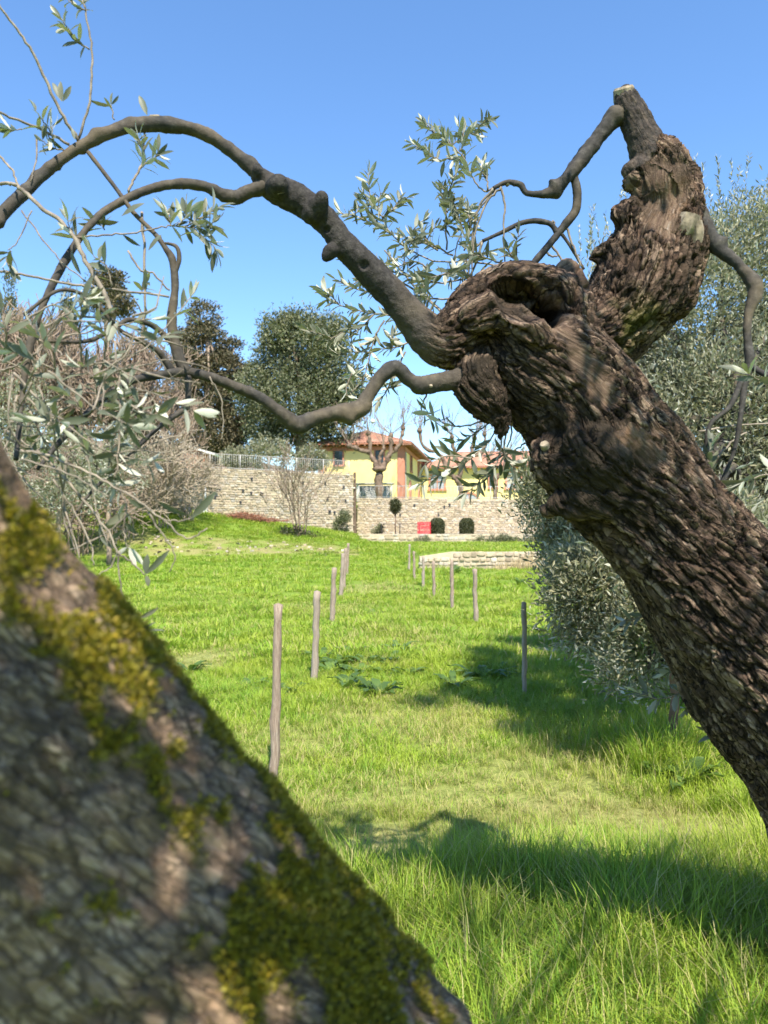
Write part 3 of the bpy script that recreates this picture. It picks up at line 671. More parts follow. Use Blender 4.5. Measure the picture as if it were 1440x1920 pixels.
# grey green olives behind the railing and at the left
for px, py, d, rx, ry, lb in ((505, 850, 62, 38, 30, 'grey green olive behind the railing left of the oak trunk'), (445, 862, 63, 26, 24, 'small grey olive behind the railing by the cypress'), (585, 858, 64, 24, 22, 'pale brown bush behind the railing beside the oak trunk')):
    lob = [pl(px, py, d, rx, ry), pl(px + rx * .5, py + 8, d, rx * .7, ry * .7), pl(px - rx * .5, py + 6, d, rx * .7, ry * .8)]
    bz = gpt(px, d); crown_tree('olive_bush', lb, 'tree', bz, P(px, py, d), .12, lob, foliage(lob, 300, 12, .4, .26, .1), M_leaf_bush, limbs=6)
for px, py, d, rx, ry, lb in ((110, 880, 27, 85, 75, 'grey green bush in the shade of the thicket at the left'), (205, 850, 30, 60, 60, 'grey green bush under the arching bare shrubs'), (40, 790, 29, 60, 90, 'tall grey green bush at the left edge of the field')):
    lob = [pl(px, py, d, rx, ry), pl(px + rx * .5, py + 30, d, rx * .7, ry * .7), pl(px - rx * .4, py + 40, d, rx * .7, ry * .8)]
    bz = gpt(px, d); crown_tree('wild_olive', lb, 'tree', bz, P(px, py, d), .09, lob, foliage(lob, 420, 12, .28, .13, .045, drop=.2), M_leaf_bush, limbs=8)
# pollarded trees in front of the house
def pollard(label, base, rows, r0, tw=1.2, group='pollarded trees in front of the house'):
    t = thing('pollarded_tree', label, 'tree', base, group); b = Buf(); tb = Buf()
    for row in rows:
        p, r = pxpath(row, 5); r = r * .78 * (1 + .16 * rng.normal(size=len(r))); p = p + rng.normal(size=p.shape) * .04; b.tube(p, r, 8)
        e = p[-1]; b.tube([e - [0, 0, .1], e + [0, 0, .12], e + [0, 0, .3]], [r[-1] * 1.2, r[-1] * 1.7, r[-1] * .8], 8)
        if row[-1][3] < 6:
            for i in range(11):
                d = unit(np.array([rng.normal() * .7, rng.normal() * .7, 1.0])); grow(tb, e + [0, 0, .15], d, tw * rng.uniform(.9, 1.9), .03, 1, .3, .05, (2, 4), .1, 4, 3, .017)
    bufobj('trunk', b, M_plane, t, off=base); bufobj('shoots', tb, M_bare, t, off=base)
pollard('pollarded bare tree with thick forked trunk in front of the villa', gpt(712, 61), [[(712, 950, 61, 10), (711, 900, 61, 8.5), (712, 880, 61, 10)], [(712, 882, 61, 7), (700, 862, 61, 6), (690, 848, 61, 6), (672, 843, 61, 5), (655, 838, 61, 4)], [(698, 862, 61, 5), (693, 835, 61, 4.5), (692, 815, 61, 4)], [(712, 884, 61, 7), (726, 862, 61, 6.5), (733, 845, 61, 5.5), (733, 818, 61, 4)], [(730, 852, 61, 5), (745, 842, 61, 5), (753, 820, 61, 4.5), (757, 806, 61, 4)], [(712, 880, 61, 5), (712, 860, 61, 4), (718, 842, 61, 3)]], .3)
pollard('pollarded bare tree with crossing boughs before the arched wing', gpt(866, 61.5), [[(866, 950, 61.5, 8), (864, 915, 61.5, 7), (858, 898, 61.5, 7)], [(858, 900, 61.5, 6), (842, 886, 61.5, 6), (834, 868, 61.5, 5), (822, 850, 61.5, 4), (795, 838, 61.5, 4), (786, 810, 61.5, 4)], [(860, 898, 61.5, 6), (868, 868, 61.5, 5), (884, 850, 61.5, 4.5), (888, 822, 61.5, 4)], [(864, 884, 61.5, 4), (852, 850, 61.5, 4), (848, 822, 61.5, 3.5)], [(880, 856, 61.5, 4), (905, 848, 61.5, 4), (910, 815, 61.5, 3.5)]], .3)
pollard('slim pollarded tree behind the olive leaves at the right', gpt(929, 62), [[(929, 955, 62, 6), (929, 912, 62, 5), (929, 898, 62, 6)], [(929, 900, 62, 4), (918, 880, 62, 4), (915, 862, 62, 3.5)], [(929, 900, 62, 4), (942, 880, 62, 4), (950, 858, 62, 3.5)]], .2)

# ------------------------------------------------------------------ small things by the walls
def clipped(label, px, d, w, h):
    bz = gpt(px, d); bz[2] = 1.50; t = thing('clipped_bush', label, 'bush', bz, 'clipped bushes on the patio'); n = 2600
    u = rng.random(n); a = rng.random(n) * 2 * np.pi; rad = w / 2 * np.where(u < .55, .92 + .08 * u, np.sqrt(np.clip(1 - ((u - .55) / .47) ** 2, 0, 1)))
    pos = np.stack([rad * np.cos(a), rad * np.sin(a), u * h], 1); out = unit(np.stack([np.cos(a), np.sin(a), np.where(u > .6, (u - .6) * 3, 0)], 1)); b = Buf()
    bake(b, pos, unit(rdir(n) + .4 * out), out + .6 * rdir(n), .09, .06); obj('foliage', b.mesh('foliage', False), M_hedge, t)
    c = Buf(); z = np.linspace(0, 1, 8); c.tube([(0, 0, zz * h * .95) for zz in z], w / 2 * .9 * np.sqrt(np.clip(1 - (np.clip(z - .5, 0, 1) / .52) ** 2, .02, 1)), 12); obj('inner_stems', c.mesh('inner_stems'), M_hedge, t)
clipped('clipped bush right beside the red crates', 820, 51.6, .95, 1.05); clipped('clipped bush standing alone at the right on the patio', 875, 51.6, .95, 1.05)
bz = gpt(741, 54); bz[2] = 1.5; t = thing('topiary_tree', 'slim topiary with a leafy drum head on a bare stem', 'tree', bz)
b = Buf(); b.tube([(0, 0, 0), (.03, 0, .7), (0, 0, 1.5)], .045, 6); obj('stem', b.mesh('stem'), M_plane, t)
b = foliage([(np.array([0, 0, 1.95]), np.array([.3, .3, .5]))], 260, 9, .14, .11, .07, drop=1); obj('crown', b.mesh('crown', False), M_hedge, t)
def crate_stack():
    bz = gpt(795, 51.4); bz[2] = 1.51
    for k, w_ in enumerate(('lowest', 'middle', 'topmost')):
        t = thing('red_crate', w_ + ' of the bright red slatted crates stacked beside the clipped bush', 'crate', bz + np.array([0, 0, k * .275]), 'red crates')
        for s_ in range(2):
            for j in range(3): b = Buf(); b.box((0, -.22 if s_ == 0 else .22, .05 + j * .08), (.88, .02, .06)); obj('slat', b.mesh('slat', False), M_red, t)
        for s_ in (-1, 1): b = Buf(); b.box((.43 * s_, 0, .13), (.02, .42, .24)); obj('end_panel', b.mesh('end_panel', False), M_red, t)
        b = Buf(); b.box((0, 0, .02), (.84, .42, .02)); obj('base', b.mesh('base', False), M_red, t)
crate_stack()
def table(label, px, d, w):
    bz = gpt(px, d); bz[2] = 1.5; t = thing('garden_table', label, 'table', bz, 'dark tables on the patio')
    b = Buf(); b.box((0, 0, .72), (w, .7, .04)); obj('table_top', b.mesh('table_top', False), M_dark, t)
    for sx in (-1, 1):
        for sy in (-1, 1): b = Buf(); b.tube([(sx * (w / 2 - .06), sy * .28, 0), (sx * (w / 2 - .06), sy * .28, .71)], .025, 6); obj('leg', b.mesh('leg'), M_dark, t)
table('dark garden table near the topiary', 728, 55.5, 1.1); table('dark garden table beside the red crates', 768, 54.5, 1.5)
bz = gpt(706, 56); bz[2] = 1.5; t = thing('potted_shrub', 'low green shrub on the patio by the wall corner', 'shrub', bz); b = foliage([(np.array([0, 0, .35]), np.array([.45, .4, .38]))], 160, 9, .16, .14, .06, up=.6); obj('foliage', b.mesh('foliage', False), M_oak, t)
for px, w, lb in ((790, .9, 'dark low bush spilling over the kerb below the red crates'), (930, 2.6, 'dark ragged weeds along the kerb at the right'), (1000, 2.2, 'dark weeds along the kerb behind the right olive')):
    bz = gpt(px, 49.5); t = thing('kerb_bush', lb, 'bush', bz); b = foliage([(np.array([0, 0, .22]), np.array([w / 2, .4, .3]))], int(150 * w), 8, .16, .13, .05); obj('foliage', b.mesh('foliage', False), M_oak, t)
# pipe, floodlight, heap of prunings, dark screen, bins, hut, oven
def on_left_wall(px): # point on the face of the tall wall
    k = (px - CX) / FPX; x = k * (55.4 + 2.23 * .587) / (1 - .587 * k); return np.array([x, wall_y(x)])
q = on_left_wall(386); zg = Gz(q[0], q[1] - .2)
t = thing('drain_pipe', 'white pipe standing on a white block against the tall wall', 'pipe', (q[0], q[1] - .2, zg)); b = Buf(); b.tube([(0, 0, .4), (0, 0, 2.1)], .07, 8); obj('pipe', b.mesh('pipe'), M_white, t); b = Buf(); b.box((0, 0, .22), (.32, .3, .5)); obj('block', b.mesh('block', False), M_white, t)
q = on_left_wall(403); t = thing('floodlight', 'small dark twin floodlight fixed to the tall wall', 'lamp', (q[0], q[1] - .05, P(403, 910, q[1])[2]))
for sx in (-.22, .12):
    b = Buf(); b.tube([(sx, -.06, 0), (sx, -.2, -.02), (sx, -.34, -.05)], [.06, .13, .16], 10); obj('lamp_head', b.mesh('lamp_head'), M_dark, t)
b = Buf(); b.box((0, -.03, 0), (.5, .06, .1)); obj('bracket', b.mesh('bracket', False), M_dark, t)
bz = gpt(455, 48.3); t = thing('pruning_heap', 'heap of reddish cut prunings at the foot of the tall wall', 'heap', bz); b = Buf()
for i in range(420):
    p = np.array([rng.normal() * 1.25, rng.normal() * .45, 0]); p[2] = .5 * math.exp(-(p[0] / 1.3) ** 2) * rng.random(); d = unit(np.array([rng.normal(), rng.normal(), rng.normal() * .3])) * rng.uniform(.25, .6)
    b.tube([p - d, p + rng.normal(size=3) * .05, p + d], .014, 3, False)
obj('prunings', b.mesh('prunings'), M_vine, t)
a0, a1 = gpt(262, 44.5), gpt(333, 46.0); t = thing('dark_screen', 'dark grey board screen at the left end of the tall wall', 'fence', a0)
e_ = (a1 - a0); Ls = np.hypot(e_[0], e_[1]); az_ = math.atan2(e_[1], e_[0])
for i in range(12):
    b = Buf(); b.box((0, 0, 0), (Ls / 12 * .96, .04, 1.9)); o = obj('board', b.mesh('board', False), M_dark, t); f_ = (i + .5) / 12; o.location = Vector((e_[0] * f_, e_[1] * f_, e_[2] * f_ + .93)); o.rotation_euler = (0, 0, az_)
bz = gpt(342, 45.2); t = thing('water_barrel', 'grey barrel lying beside the dark screen', 'barrel', bz); b = Buf(); b.tube([(-.45, 0, .33), (-.4, 0, .33), (0, 0, .33), (.4, 0, .33), (.45, 0, .33)], [.26, .31, .34, .31, .26], 14); obj('body', b.mesh('body'), plain('grey_barrel', (.14, .15, .17), .6), t)
for xx in (-.2, .2): b = Buf(); b.tube([(xx - .02, 0, .33), (xx + .02, 0, .33)], .35, 14); obj('hoop', b.mesh('hoop'), M_dark, t)
bz = gpt(410, 57); bz[2] = 5.5; t = thing('garden_oven', 'brown domed wood oven behind the railing', 'oven', bz); b = Buf(); z = np.linspace(0, 1, 7); b.tube([(0, 0, .5 + .62 * zz) for zz in z], .8 * np.sqrt(1 - (z * .97) ** 2), 14); obj('dome', b.mesh('dome'), M_plane, t); b = Buf(); b.box((0, 0, .25), (1.5, 1.3, .5)); obj('plinth', b.mesh('plinth', False), M_mortar, t)
bz = gpt(365, 56); bz[2] = 5.5; t = thing('small_hut', 'small pinkish hut with white roof edge behind the thicket', 'hut', bz); b = Buf(); b.box((0, 0, 1.0), (1.9, 2, 2.0)); obj('wall', b.mesh('wall', False), M_orange, t); b = Buf(); b.box((0, 0, 2.1), (2.4, 2.5, .14)); o = obj('roof', b.mesh('roof', False), M_white, t); o.rotation_euler = (0, .28, 0)
# ------------------------------------------------------------------ wooden posts
def post(label, top, base, wpx, d=None, square=False, group='wooden posts of the two rows'):
    g = ground_px(*base) if d is None else np.append(P(base[0], base[1], d)[:2], 0)
    g[2] = Gz(g[0], g[1]); dd = g[1]; tp = P(top[0], top[1], dd); r = max(.026, .86 * wpx / 2 / FPX * dd)
    k = 14; t = np.linspace(0, 1, k)[:, None]; p = np.array([0, 0, -.25]) + (tp - g - np.array([0, 0, -.25])) * t
    p[1:-1] += rng.normal(size=(k - 2, 3)) * r * .13 * np.array([1, 1, 0])
    rad = r * (1.08 - .12 * t[:, 0]) * (1 + .10 * rng.normal(size=k)); V, Q, T = tube(p, rad, 4 if square else 12)
    c = np.repeat(p, 4 if square else 12, 0); m = len(c); w = 1 + .14 * vnoise(V[:m] * np.array([40, 40, 5.]) + g * 7, 2)
    V[:m] = c + (V[:m] - c) * w[:, None]
    V[-1] += [0, 0, .012]
    me = mk_mesh('wooden_post', V, Q, T, not square); o = obj('wooden_post', me, M_post_dark if square else M_post, None, g); tag(o, label, 'post', group)
rowL = [((522, 1134), (513, 1466), 19, 'tallest and nearest post of the left row'), ((595, 1109), (588, 1279), 15, 'second nearest post of the left row, wavy and tapering'), ((627, 1065), (622, 1171), 11, 'third post of the left row, leaning right'),
        ((643, 1038), (638, 1120), 8, 'fourth post of the left row, first of the close-set far group'), ((648, 1028), (644, 1105), 7, 'fifth post of the left row, in the middle of the far group'), ((653, 1019), (650, 1080), 5.5, 'farthest post of the left row, near the wall corner')]
rowR = [((982, 1130), (985, 1303), 11, 'dark grey post standing in the olive shadow'), ((890, 1067), (893, 1172), 10, 'second nearest post of the right row, just beyond the shadow'), ((847, 1050), (848, 1147), 8, 'third post of the right row'),
        ((813, 1052), (813, 1123), 7, 'fourth post of the right row'), ((794, 1044), (793, 1101), 6, 'fifth post of the right row'), ((776, 1034), (777, 1086), 5, 'sixth post of the right row, second to last'), ((768, 1021), (767, 1070), 4.5, 'farthest post of the right row, beside the dry stone terrace wall')]
for tp, bs, w, lb in rowL + rowR: post(lb, tp, bs, w)
post('stout square post under the drooping olive twigs at the right', (1267, 1225), (1262, 1432), 22, None, True)

# ------------------------------------------------------------------ grass
def tuft(name, n, h, spread, w, lean, broad=False, seed=0):
    r = np.random.default_rng(seed); b = Buf()
    for i in range(n):
        a = r.random() * 2 * np.pi; rr = spread * math.sqrt(r.random()); p = np.array([rr * math.cos(a), rr * math.sin(a), -.02]); hh = h * r.uniform(.45, 1.15)
        a2 = a + r.normal() * .9; dx = np.array([math.cos(a2), math.sin(a2), 0]); sd = np.array([-dx[1], dx[0], 0]); ln = lean * r.uniform(.3, 1.5) * hh; ww = w * r.uniform(.7, 1.3)
        V = []
        for t, wt in ((0, .75), (.35, 1), (.7, .75)):
            c = p + dx * ln * t * t + np.array([0, 0, hh * (t - .12 * t * t * lean)]); V += [c - sd * ww * wt / 2, c + sd * ww * wt / 2]
        V.append(p + dx * ln * 1.05 + np.array([0, 0, hh * (1 - .3 * lean)]))
        b.add(V, [[0, 1, 3, 2], [2, 3, 5, 4]], [[4, 5, 6]])
    me = b.mesh(name); me.materials.append(M_grass); return bpy.data.objects.new(name, me)
gc = bpy.data.collections.new('grass_sources')          # sources only; not in the scene
specs = [(34, .30, .075, .0042, .6), (30, .34, .06, .004, .45), (32, .26, .09, .0048, .8), (36, .12, .09, .004, .8), (26, .10, .10, .005, 1.0), (22, .15, .08, .005, .6), (40, .14, .2, .011, .7), (36, .18, .22, .012, .6), (44, .12, .24, .013, .9)]
for i, s in enumerate(specs): gc.objects.link(tuft('grass_tuft_%d' % i, *s, seed=50 + i))
def scatter(n, d0, d1, half):
    d = np.sqrt(rng.uniform(d0 * d0, d1 * d1, n)); x = rng.uniform(-1, 1, n) * (d * half + .9); return x, d
pts = []
for (n, d0, d1, cls) in ((15000, 1.2, 4.4, 0), (15000, 4.2, 9.5, 1), (14000, 9., 19, 2), (17000, 18.5, 57, 3)):
    x, d = scatter(n, d0, d1, .56)
    dry = dry_at(x, d); lush = fbm(np.stack([x * .9, d * .9, x * 0], -1), 3, 40)
    p = np.stack([x, d, G(x, d)], 1); keep = np.ones(n, bool)
    keep &= ~((d > 49.6) & (x > -2.0)) & ~(d > wall_y(x) - .15)
    keep &= ~((np.abs(d - 28.1) < .35) & (x > 1.1))
    keep &= rng.random(n) > np.clip(dry * .95 - .12, 0, .8)
    if cls == 0:
        tall = sm(3.75, 3.2, d + .5 * lush - .22 * (x - .3)) ; idx = np.where(rng.random(n) < .25 + .75 * tall, rng.integers(0, 3, n), rng.integers(3, 6, n)); sc = .45 + .5 * tall + .2 * lush
    elif cls == 1:
        rl = np.exp(-(((x - 1.75) / .8) ** 2 + ((d - 5.3) / .7) ** 2)); idx = np.where(rng.random(n) < .18 + .8 * rl, rng.integers(0, 3, n), rng.integers(3, 6, n)); sc = np.where(idx < 3, .42 + .75 * rl, 1.0) + .25 * lush
    elif cls == 2: idx = np.where(rng.random(n) < .2, rng.integers(0, 3, n), rng.integers(5, 9, n)); sc = np.where(idx < 3, .62, .95) + .35 * lush
    else: idx = rng.integers(6, 9, n); sc = 1.15 + .5 * lush + (d > 36) * .25
    sc = np.clip(sc * rng.uniform(.75, 1.25, n) * (1 - .7 * dry), .2, 2.2)
    pts.append((p[keep], idx[keep], sc[keep], (dry + .03)[keep]))
gp = np.concatenate([a[0] for a in pts]); gi = np.concatenate([a[1] for a in pts]); gs = np.concatenate([a[2] for a in pts]); gd = np.concatenate([a[3] for a in pts])
gm = mk_mesh('grass', gp); go = obj('grass', gm, None, kind='stuff'); gm.materials.append(M_grass); tag(go, 'bright green meadow grass covering the field', 'grass')
for nm, ty, v in (('idx', 'INT', gi.astype(np.int32)), ('scl', 'FLOAT', gs.astype(np.float32)), ('dry', 'FLOAT', gd.astype(np.float32)), ('rot', 'FLOAT', (rng.random(len(gp)) * 6.283).astype(np.float32))):
    a = gm.attributes.new(nm, ty, 'POINT'); a.data.foreach_set('value', v)
ng = bpy.data.node_groups.new('grass_scatter', 'GeometryNodeTree')
ng.interface.new_socket('Geometry', in_out='INPUT', socket_type='NodeSocketGeometry'); ng.interface.new_socket('Geometry', in_out='OUTPUT', socket_type='NodeSocketGeometry')
gin, gout = ng.nodes.new('NodeGroupInput'), ng.nodes.new('NodeGroupOutput')
ip = ng.nodes.new('GeometryNodeInstanceOnPoints'); ci = ng.nodes.new('GeometryNodeCollectionInfo'); ci.inputs['Collection'].default_value = gc; ci.inputs['Separate Children'].default_value = True; ci.inputs['Reset Children'].default_value = True
def na(name, ty): n = ng.nodes.new('GeometryNodeInputNamedAttribute'); n.data_type = ty; n.inputs['Name'].default_value = name; return n.outputs['Attribute']
cx = ng.nodes.new('ShaderNodeCombineXYZ'); ng.links.new(na('rot', 'FLOAT'), cx.inputs[2])
ng.links.new(gin.outputs[0], ip.inputs['Points']); ng.links.new(ci.outputs[0], ip.inputs['Instance']); ip.inputs['Pick Instance'].default_value = True
ng.links.new(na('idx', 'INT'), ip.inputs['Instance Index']); ng.links.new(cx.outputs[0], ip.inputs['Rotation']); ng.links.new(na('scl', 'FLOAT'), ip.inputs['Scale'])
ng.links.new(ip.outputs[0], gout.inputs[0])
md = go.modifiers.new('scatter', 'NODES'); md.node_group = ng

# straw-coloured dry stalks standing against the low terrace wall, seen as one mass
b = Buf(); n = 700; x = rng.uniform(4.0, 12, n); y = rng.uniform(27.2, 27.95, n); h = rng.uniform(.2, .7, n) * (.4 + .8 * np.clip(fbm(np.stack([x, x * 0, x * 0], 1) * .9, 2, 3) + .4, 0, 1))
p = np.stack([x, y, G(x, y) - .02], 1); bake(b, p, np.stack([rng.normal(size=n) * .15, rng.normal(size=n) * .1, np.ones(n)], 1), rdir(n), h, .022)
tag(obj('dry_stalks', b.mesh('dry_stalks', False), plain('straw', (.45, .35, .2), .9, .25, 3), kind='stuff'), 'straw coloured dry stalks along the low terrace wall', 'dry grass')

# ------------------------------------------------------------------ broad-leaved weeds
def weed(label, px, py, n, ln, wd, m=M_weed, upr=.6, name='weed_plant'):
    g = ground_px(px, py); t = thing(name, label, 'plant', g, 'broad leaved weeds in the grass')
    for i in range(n):
        a = rng.random() * 6.283; u = upr * rng.uniform(.5, 1.5); d = unit(np.array([[math.cos(a), math.sin(a), u]])); b = Buf()
        l = ln * rng.uniform(.6, 1.2); q = cat([(0, 0, -.01), tuple(d[0] * l * .55), tuple(d[0] * l + np.array([0, 0, -.25 * l]))], 4); k = len(q); w = wd / 2 * np.sin(np.linspace(.25, np.pi * .98, k)); sd = unit(np.cross(d, [[0, 0, 1.]]))[0]
        wob = rng.normal(size=k)[:, None] * wd * .06 * np.array([0, 0, 1.]); V = np.concatenate([q + sd * w[:, None] + wob, q - [0, 0, wd * .12], q - sd * w[:, None] - wob]); j = np.arange(k - 1)
        b.add(V, np.concatenate([np.stack([j, j + 1, j + 1 + k, j + k], 1), np.stack([j + k, j + k + 1, j + 1 + 2 * k, j + 2 * k], 1)])); o = obj('leaf', b.mesh('leaf'), m, t); o.location = (rng.normal() * .02, rng.normal() * .02, 0)
weed('broad leaved weed in the middle of the field before the shadow', 712, 1305, 12, .34, .09, upr=.9)
weed('low leafy weed beside the second left post', 636, 1252, 12, .3, .07)
weed('leafy weed left of the shadow tip', 690, 1245, 12, .3, .07); weed('pale weed lying inside the olive shadow', 905, 1272, 14, .42, .09, upr=.45)
weed('leafy weed between the second left post and the field middle', 660, 1228, 10, .28, .07); weed('small weed in the left part of the field', 358, 1262, 12, .28, .07, upr=.8)
weed('weed left of the near left post', 470, 1290, 10, .22, .06); weed('leafy green weed behind the grey shadowed post', 1010, 1190, 12, .32, .08, upr=.9)
for k, (px, py) in enumerate([(600, 1236), (622, 1262), (676, 1262), (730, 1240), (762, 1268), (748, 1222), (850, 1290), (930, 1262), (548, 1300), (655, 1290)]):
    weed(['pale leafy weed just right of the second left post', 'low pale weed below the second left post', 'pale weed left of the field middle', 'pale weed up from the field middle', 'pale weed between field middle and shadow', 'pale weed nearest the shadow tip', 'pale weed at the lower rim of the shadow', 'pale weed inside the shadow left of the grey post', 'pale weed between the two nearest left posts', 'pale weed just left of the broad leaved weed'][k], px, py, 11, rng.uniform(.24, .36), .07, M_weed, .5)
weed('nettle-like weed at the foot of the stout square post', 1285, 1475, 16, .26, .1, upr=.9); weed('leafy weed right of the stout square post', 1330, 1440, 14, .24, .09, upr=1.); weed('weed close to the stout square post on its left', 1240, 1462, 10, .2, .08, upr=1.)
weed('small dark weed far in the field right of centre', 855, 1075, 10, .4, .12, upr=1.2); weed('tiny dark weed at the far right of the field', 975, 1098, 10, .35, .12, upr=1.3); weed('dark rosette beside the far right row', 575 + 130, 1155, 10, .3, .1)
M_silver = leaf_mat('silvery_leaf', (.42, .44, .38), (.5, .5, .45), (.3, .32, .25), .15)
weed('small silvery leaved sprig at the bottom edge of the grass', 1105, 1900, 9, .06, .022, M_silver, 1.0, 'silver_sprig')
g0, g1 = ground_px(1352, 1700), ground_px(1450, 1775); b = Buf(); q = cat([g0 + [0, 0, .16], (g0 + g1) / 2 + [0, 0, .11], g1 + [0, 0, .14], g1 + [.4, -.1, -.02]], 6); b.tube(q, np.linspace(.003, .007, len(q)), 6)
tag(obj('fallen_stick', b.mesh('fallen_stick'), M_limb), 'thin dark stick caught in the grass at the right edge', 'stick')
# ------------------------------------------------------------------ old olive trunk (voxel union of limbs, bark carved into the surface)
def carve(name, chains, voxel, smooth_it, post_fn, mats, off, nograin=()):
    b = Buf(); S = []
    for ci_, rows in enumerate(chains):
        p, r = pxpath(rows, 5) if len(rows[0]) == 4 and not isinstance(rows, np.ndarray) else (rows[:, :3], rows[:, 3])
        b.tube(p, r, 20); t, u, v = frames(p); s = np.concatenate([[0], np.cumsum(np.linalg.norm(np.diff(p, axis=0), axis=1))]) + 3.7 * ci_
        if ci_ not in nograin: S.append(np.concatenate([p, r[:, None], t, u, v, s[:, None], np.full((len(p), 1), ci_)], 1))
        for e in (0, -1): # rounded ends
            c = p[e]; k = 10; th = np.linspace(.05, np.pi - .05, k); b.tube(np.stack([np.full(k, c[0]), np.full(k, c[1]), c[2] - r[e] * .92 * np.cos(th)], 1), r[e] * .92 * np.sin(th), 14)
    S = np.concatenate(S)
    me = b.mesh(name + '_raw'); o = bpy.data.objects.new(name + '_raw', me); col.objects.link(o)
    m = o.modifiers.new('r', 'REMESH'); m.mode = 'VOXEL'; m.voxel_size = voxel
    if smooth_it: m2 = o.modifiers.new('s', 'SMOOTH'); m2.factor = .5; m2.iterations = smooth_it
    dg = bpy.context.evaluated_depsgraph_get(); ev = bpy.data.meshes.new_from_object(o.evaluated_get(dg)); bpy.data.objects.remove(o)
    n = len(ev.vertices); V = np.zeros(n * 3, np.float32); ev.vertices.foreach_get('co', V); V = V.reshape(-1, 3).astype(float)
    Nn = np.zeros(n * 3, np.float32); ev.vertex_normals.foreach_get('vector', Nn); Nn = Nn.reshape(-1, 3).astype(float)
    near = np.zeros(n, int); C0 = S[:, :3].mean(0); S0 = (S[:, :3] - C0).astype(np.float32); R0 = S[:, 3].astype(np.float32)[None]
    for a in range(0, n, 20000):
        va_ = (V[a:a + 20000] - C0).astype(np.float32); dd = np.sqrt(np.maximum((va_ ** 2).sum(1)[:, None] + (S0 ** 2).sum(1)[None] - 2 * va_ @ S0.T, 0)) - R0; near[a:a + 20000] = dd.argmin(1)
    s_ = S[near]; rel = V - s_[:, :3]; al = (rel * s_[:, 4:7]).sum(1); cu = (rel * s_[:, 7:10]).sum(1); cv = (rel * s_[:, 10:13]).sum(1)
    h = np.hypot(cu, cv) + 1e-6; R = np.maximum(s_[:, 3], .02); arc = s_[:, 13] + al
    tw = arc * .9; ca, sa2 = np.cos(tw), np.sin(tw); a_, b_ = cu / h * ca - cv / h * sa2, cu / h * sa2 + cv / h * ca
    bc = np.stack([a_ * R, b_ * R, arc], 1)                       # bark coordinates: round the limb, along the limb
    disp, attrs = post_fn(V, Nn, bc, R, s_[:, 14].astype(int), arc)
    V2 = V + disp; ev.vertices.foreach_set('co', (V2 - np.asarray(off)).astype(np.float32).ravel())
    bk = attrs.pop('bark_scale', .26); va = ev.attributes.new('bark', 'FLOAT_VECTOR', 'POINT'); va.data.foreach_set('vector', (bc * np.array([1, 1, bk])).astype(np.float32).ravel())
    for k, a in attrs.items(): at = ev.attributes.new(k, 'FLOAT', 'POINT'); at.data.foreach_set('value', np.clip(a, 0, 1).astype(np.float32))
    ev.polygons.foreach_set('use_smooth', np.ones(len(ev.polygons), bool)); ev.name = name; ev.update()
    ev.materials.clear(); ev.materials.append(mats); return ev, V2, Nn, attrs

def segd(V, pts):
    """distance to a polyline and parameter 0..1"""
    best = np.full(len(V), 1e9); par = np.zeros(len(V)); m = len(pts) - 1
    for i in range(m):
        a, c = np.array(pts[i]), np.array(pts[i + 1]); e = c - a; t = np.clip(((V - a) @ e) / (e @ e), 0, 1); d = np.linalg.norm(V - a - t[:, None] * e, axis=1)
        k = d < best; best = np.where(k, d, best); par = np.where(k, (i + t) / m, par)
    return best, par

main = [(955, 612, 2.22, 84), (1010, 675, 2.21, 110), (1088, 752, 2.2, 118), (1155, 868, 2.2, 136), (1238, 970, 2.2, 126), (1332, 1092, 2.22, 140), (1445, 1257, 2.25, 152), (1570, 1430, 2.3, 165), (1680, 1640, 2.35, 195), (1765, 1880, 2.42, 250), (1800, 2010, 2.45, 300)]
limbA = [(955, 612, 2.22, 78), (905, 612, 2.2, 58), (860, 632, 2.17, 52), (818, 638, 2.15, 43), (785, 612, 2.14, 35), (740, 560, 2.12, 30), (700, 514, 2.1, 28), (650, 462, 2.08, 26), (606, 410, 2.07, 24), (575, 384, 2.06, 27), (540, 365, 2.05, 29), (510, 350, 2.05, 25), (484, 328, 2.04, 18)]
rim = [(880, 585, 2.2, 34), (925, 545, 2.2, 28), (965, 530, 2.2, 24), (1015, 534, 2.2, 22), (1058, 552, 2.17, 24), (1085, 600, 2.14, 27), (1112, 665, 2.13, 34), (1160, 735, 2.12, 40)]
ridge = [(890, 600, 2.1, 26), (950, 585, 2.08, 26), (1000, 620, 2.07, 24), (1050, 690, 2.08, 26), (1090, 760, 2.08, 26), (1130, 800, 2.09, 24)]
stem = [(1095, 640, 2.28, 62), (1150, 610, 2.34, 74), (1188, 550, 2.36, 90), (1218, 480, 2.37, 84), (1246, 408, 2.37, 60), (1248, 345, 2.37, 54), (1238, 305, 2.37, 47), (1216, 282, 2.37, 34)]
stub = [(1222, 300, 2.37, 42), (1206, 262, 2.37, 33), (1191, 225, 2.37, 30), (1177, 198, 2.37, 27), (1171, 184, 2.37, 25)]
torn = [(1240, 350, 2.33, 48), (1282, 325, 2.35, 26), (1298, 385, 2.34, 24), (1292, 470, 2.33, 30), (1260, 560, 2.34, 38)]
lumps = [[(1140, 478, 2.34, 34), (1120, 480, 2.34, 24), (1103, 486, 2.33, 9)], [(1180, 410, 2.34, 34), (1160, 404, 2.33, 20)], [(1200, 325, 2.35, 34), (1180, 318, 2.34, 17)], [(1075, 545, 2.22, 22), (1066, 520, 2.22, 12), (1063, 508, 2.22, 6)]]
burl = [(905, 680, 2.17, 40), (895, 720, 2.13, 44), (915, 752, 2.12, 40), (934, 782, 2.12, 22), (937, 812, 2.12, 7)]
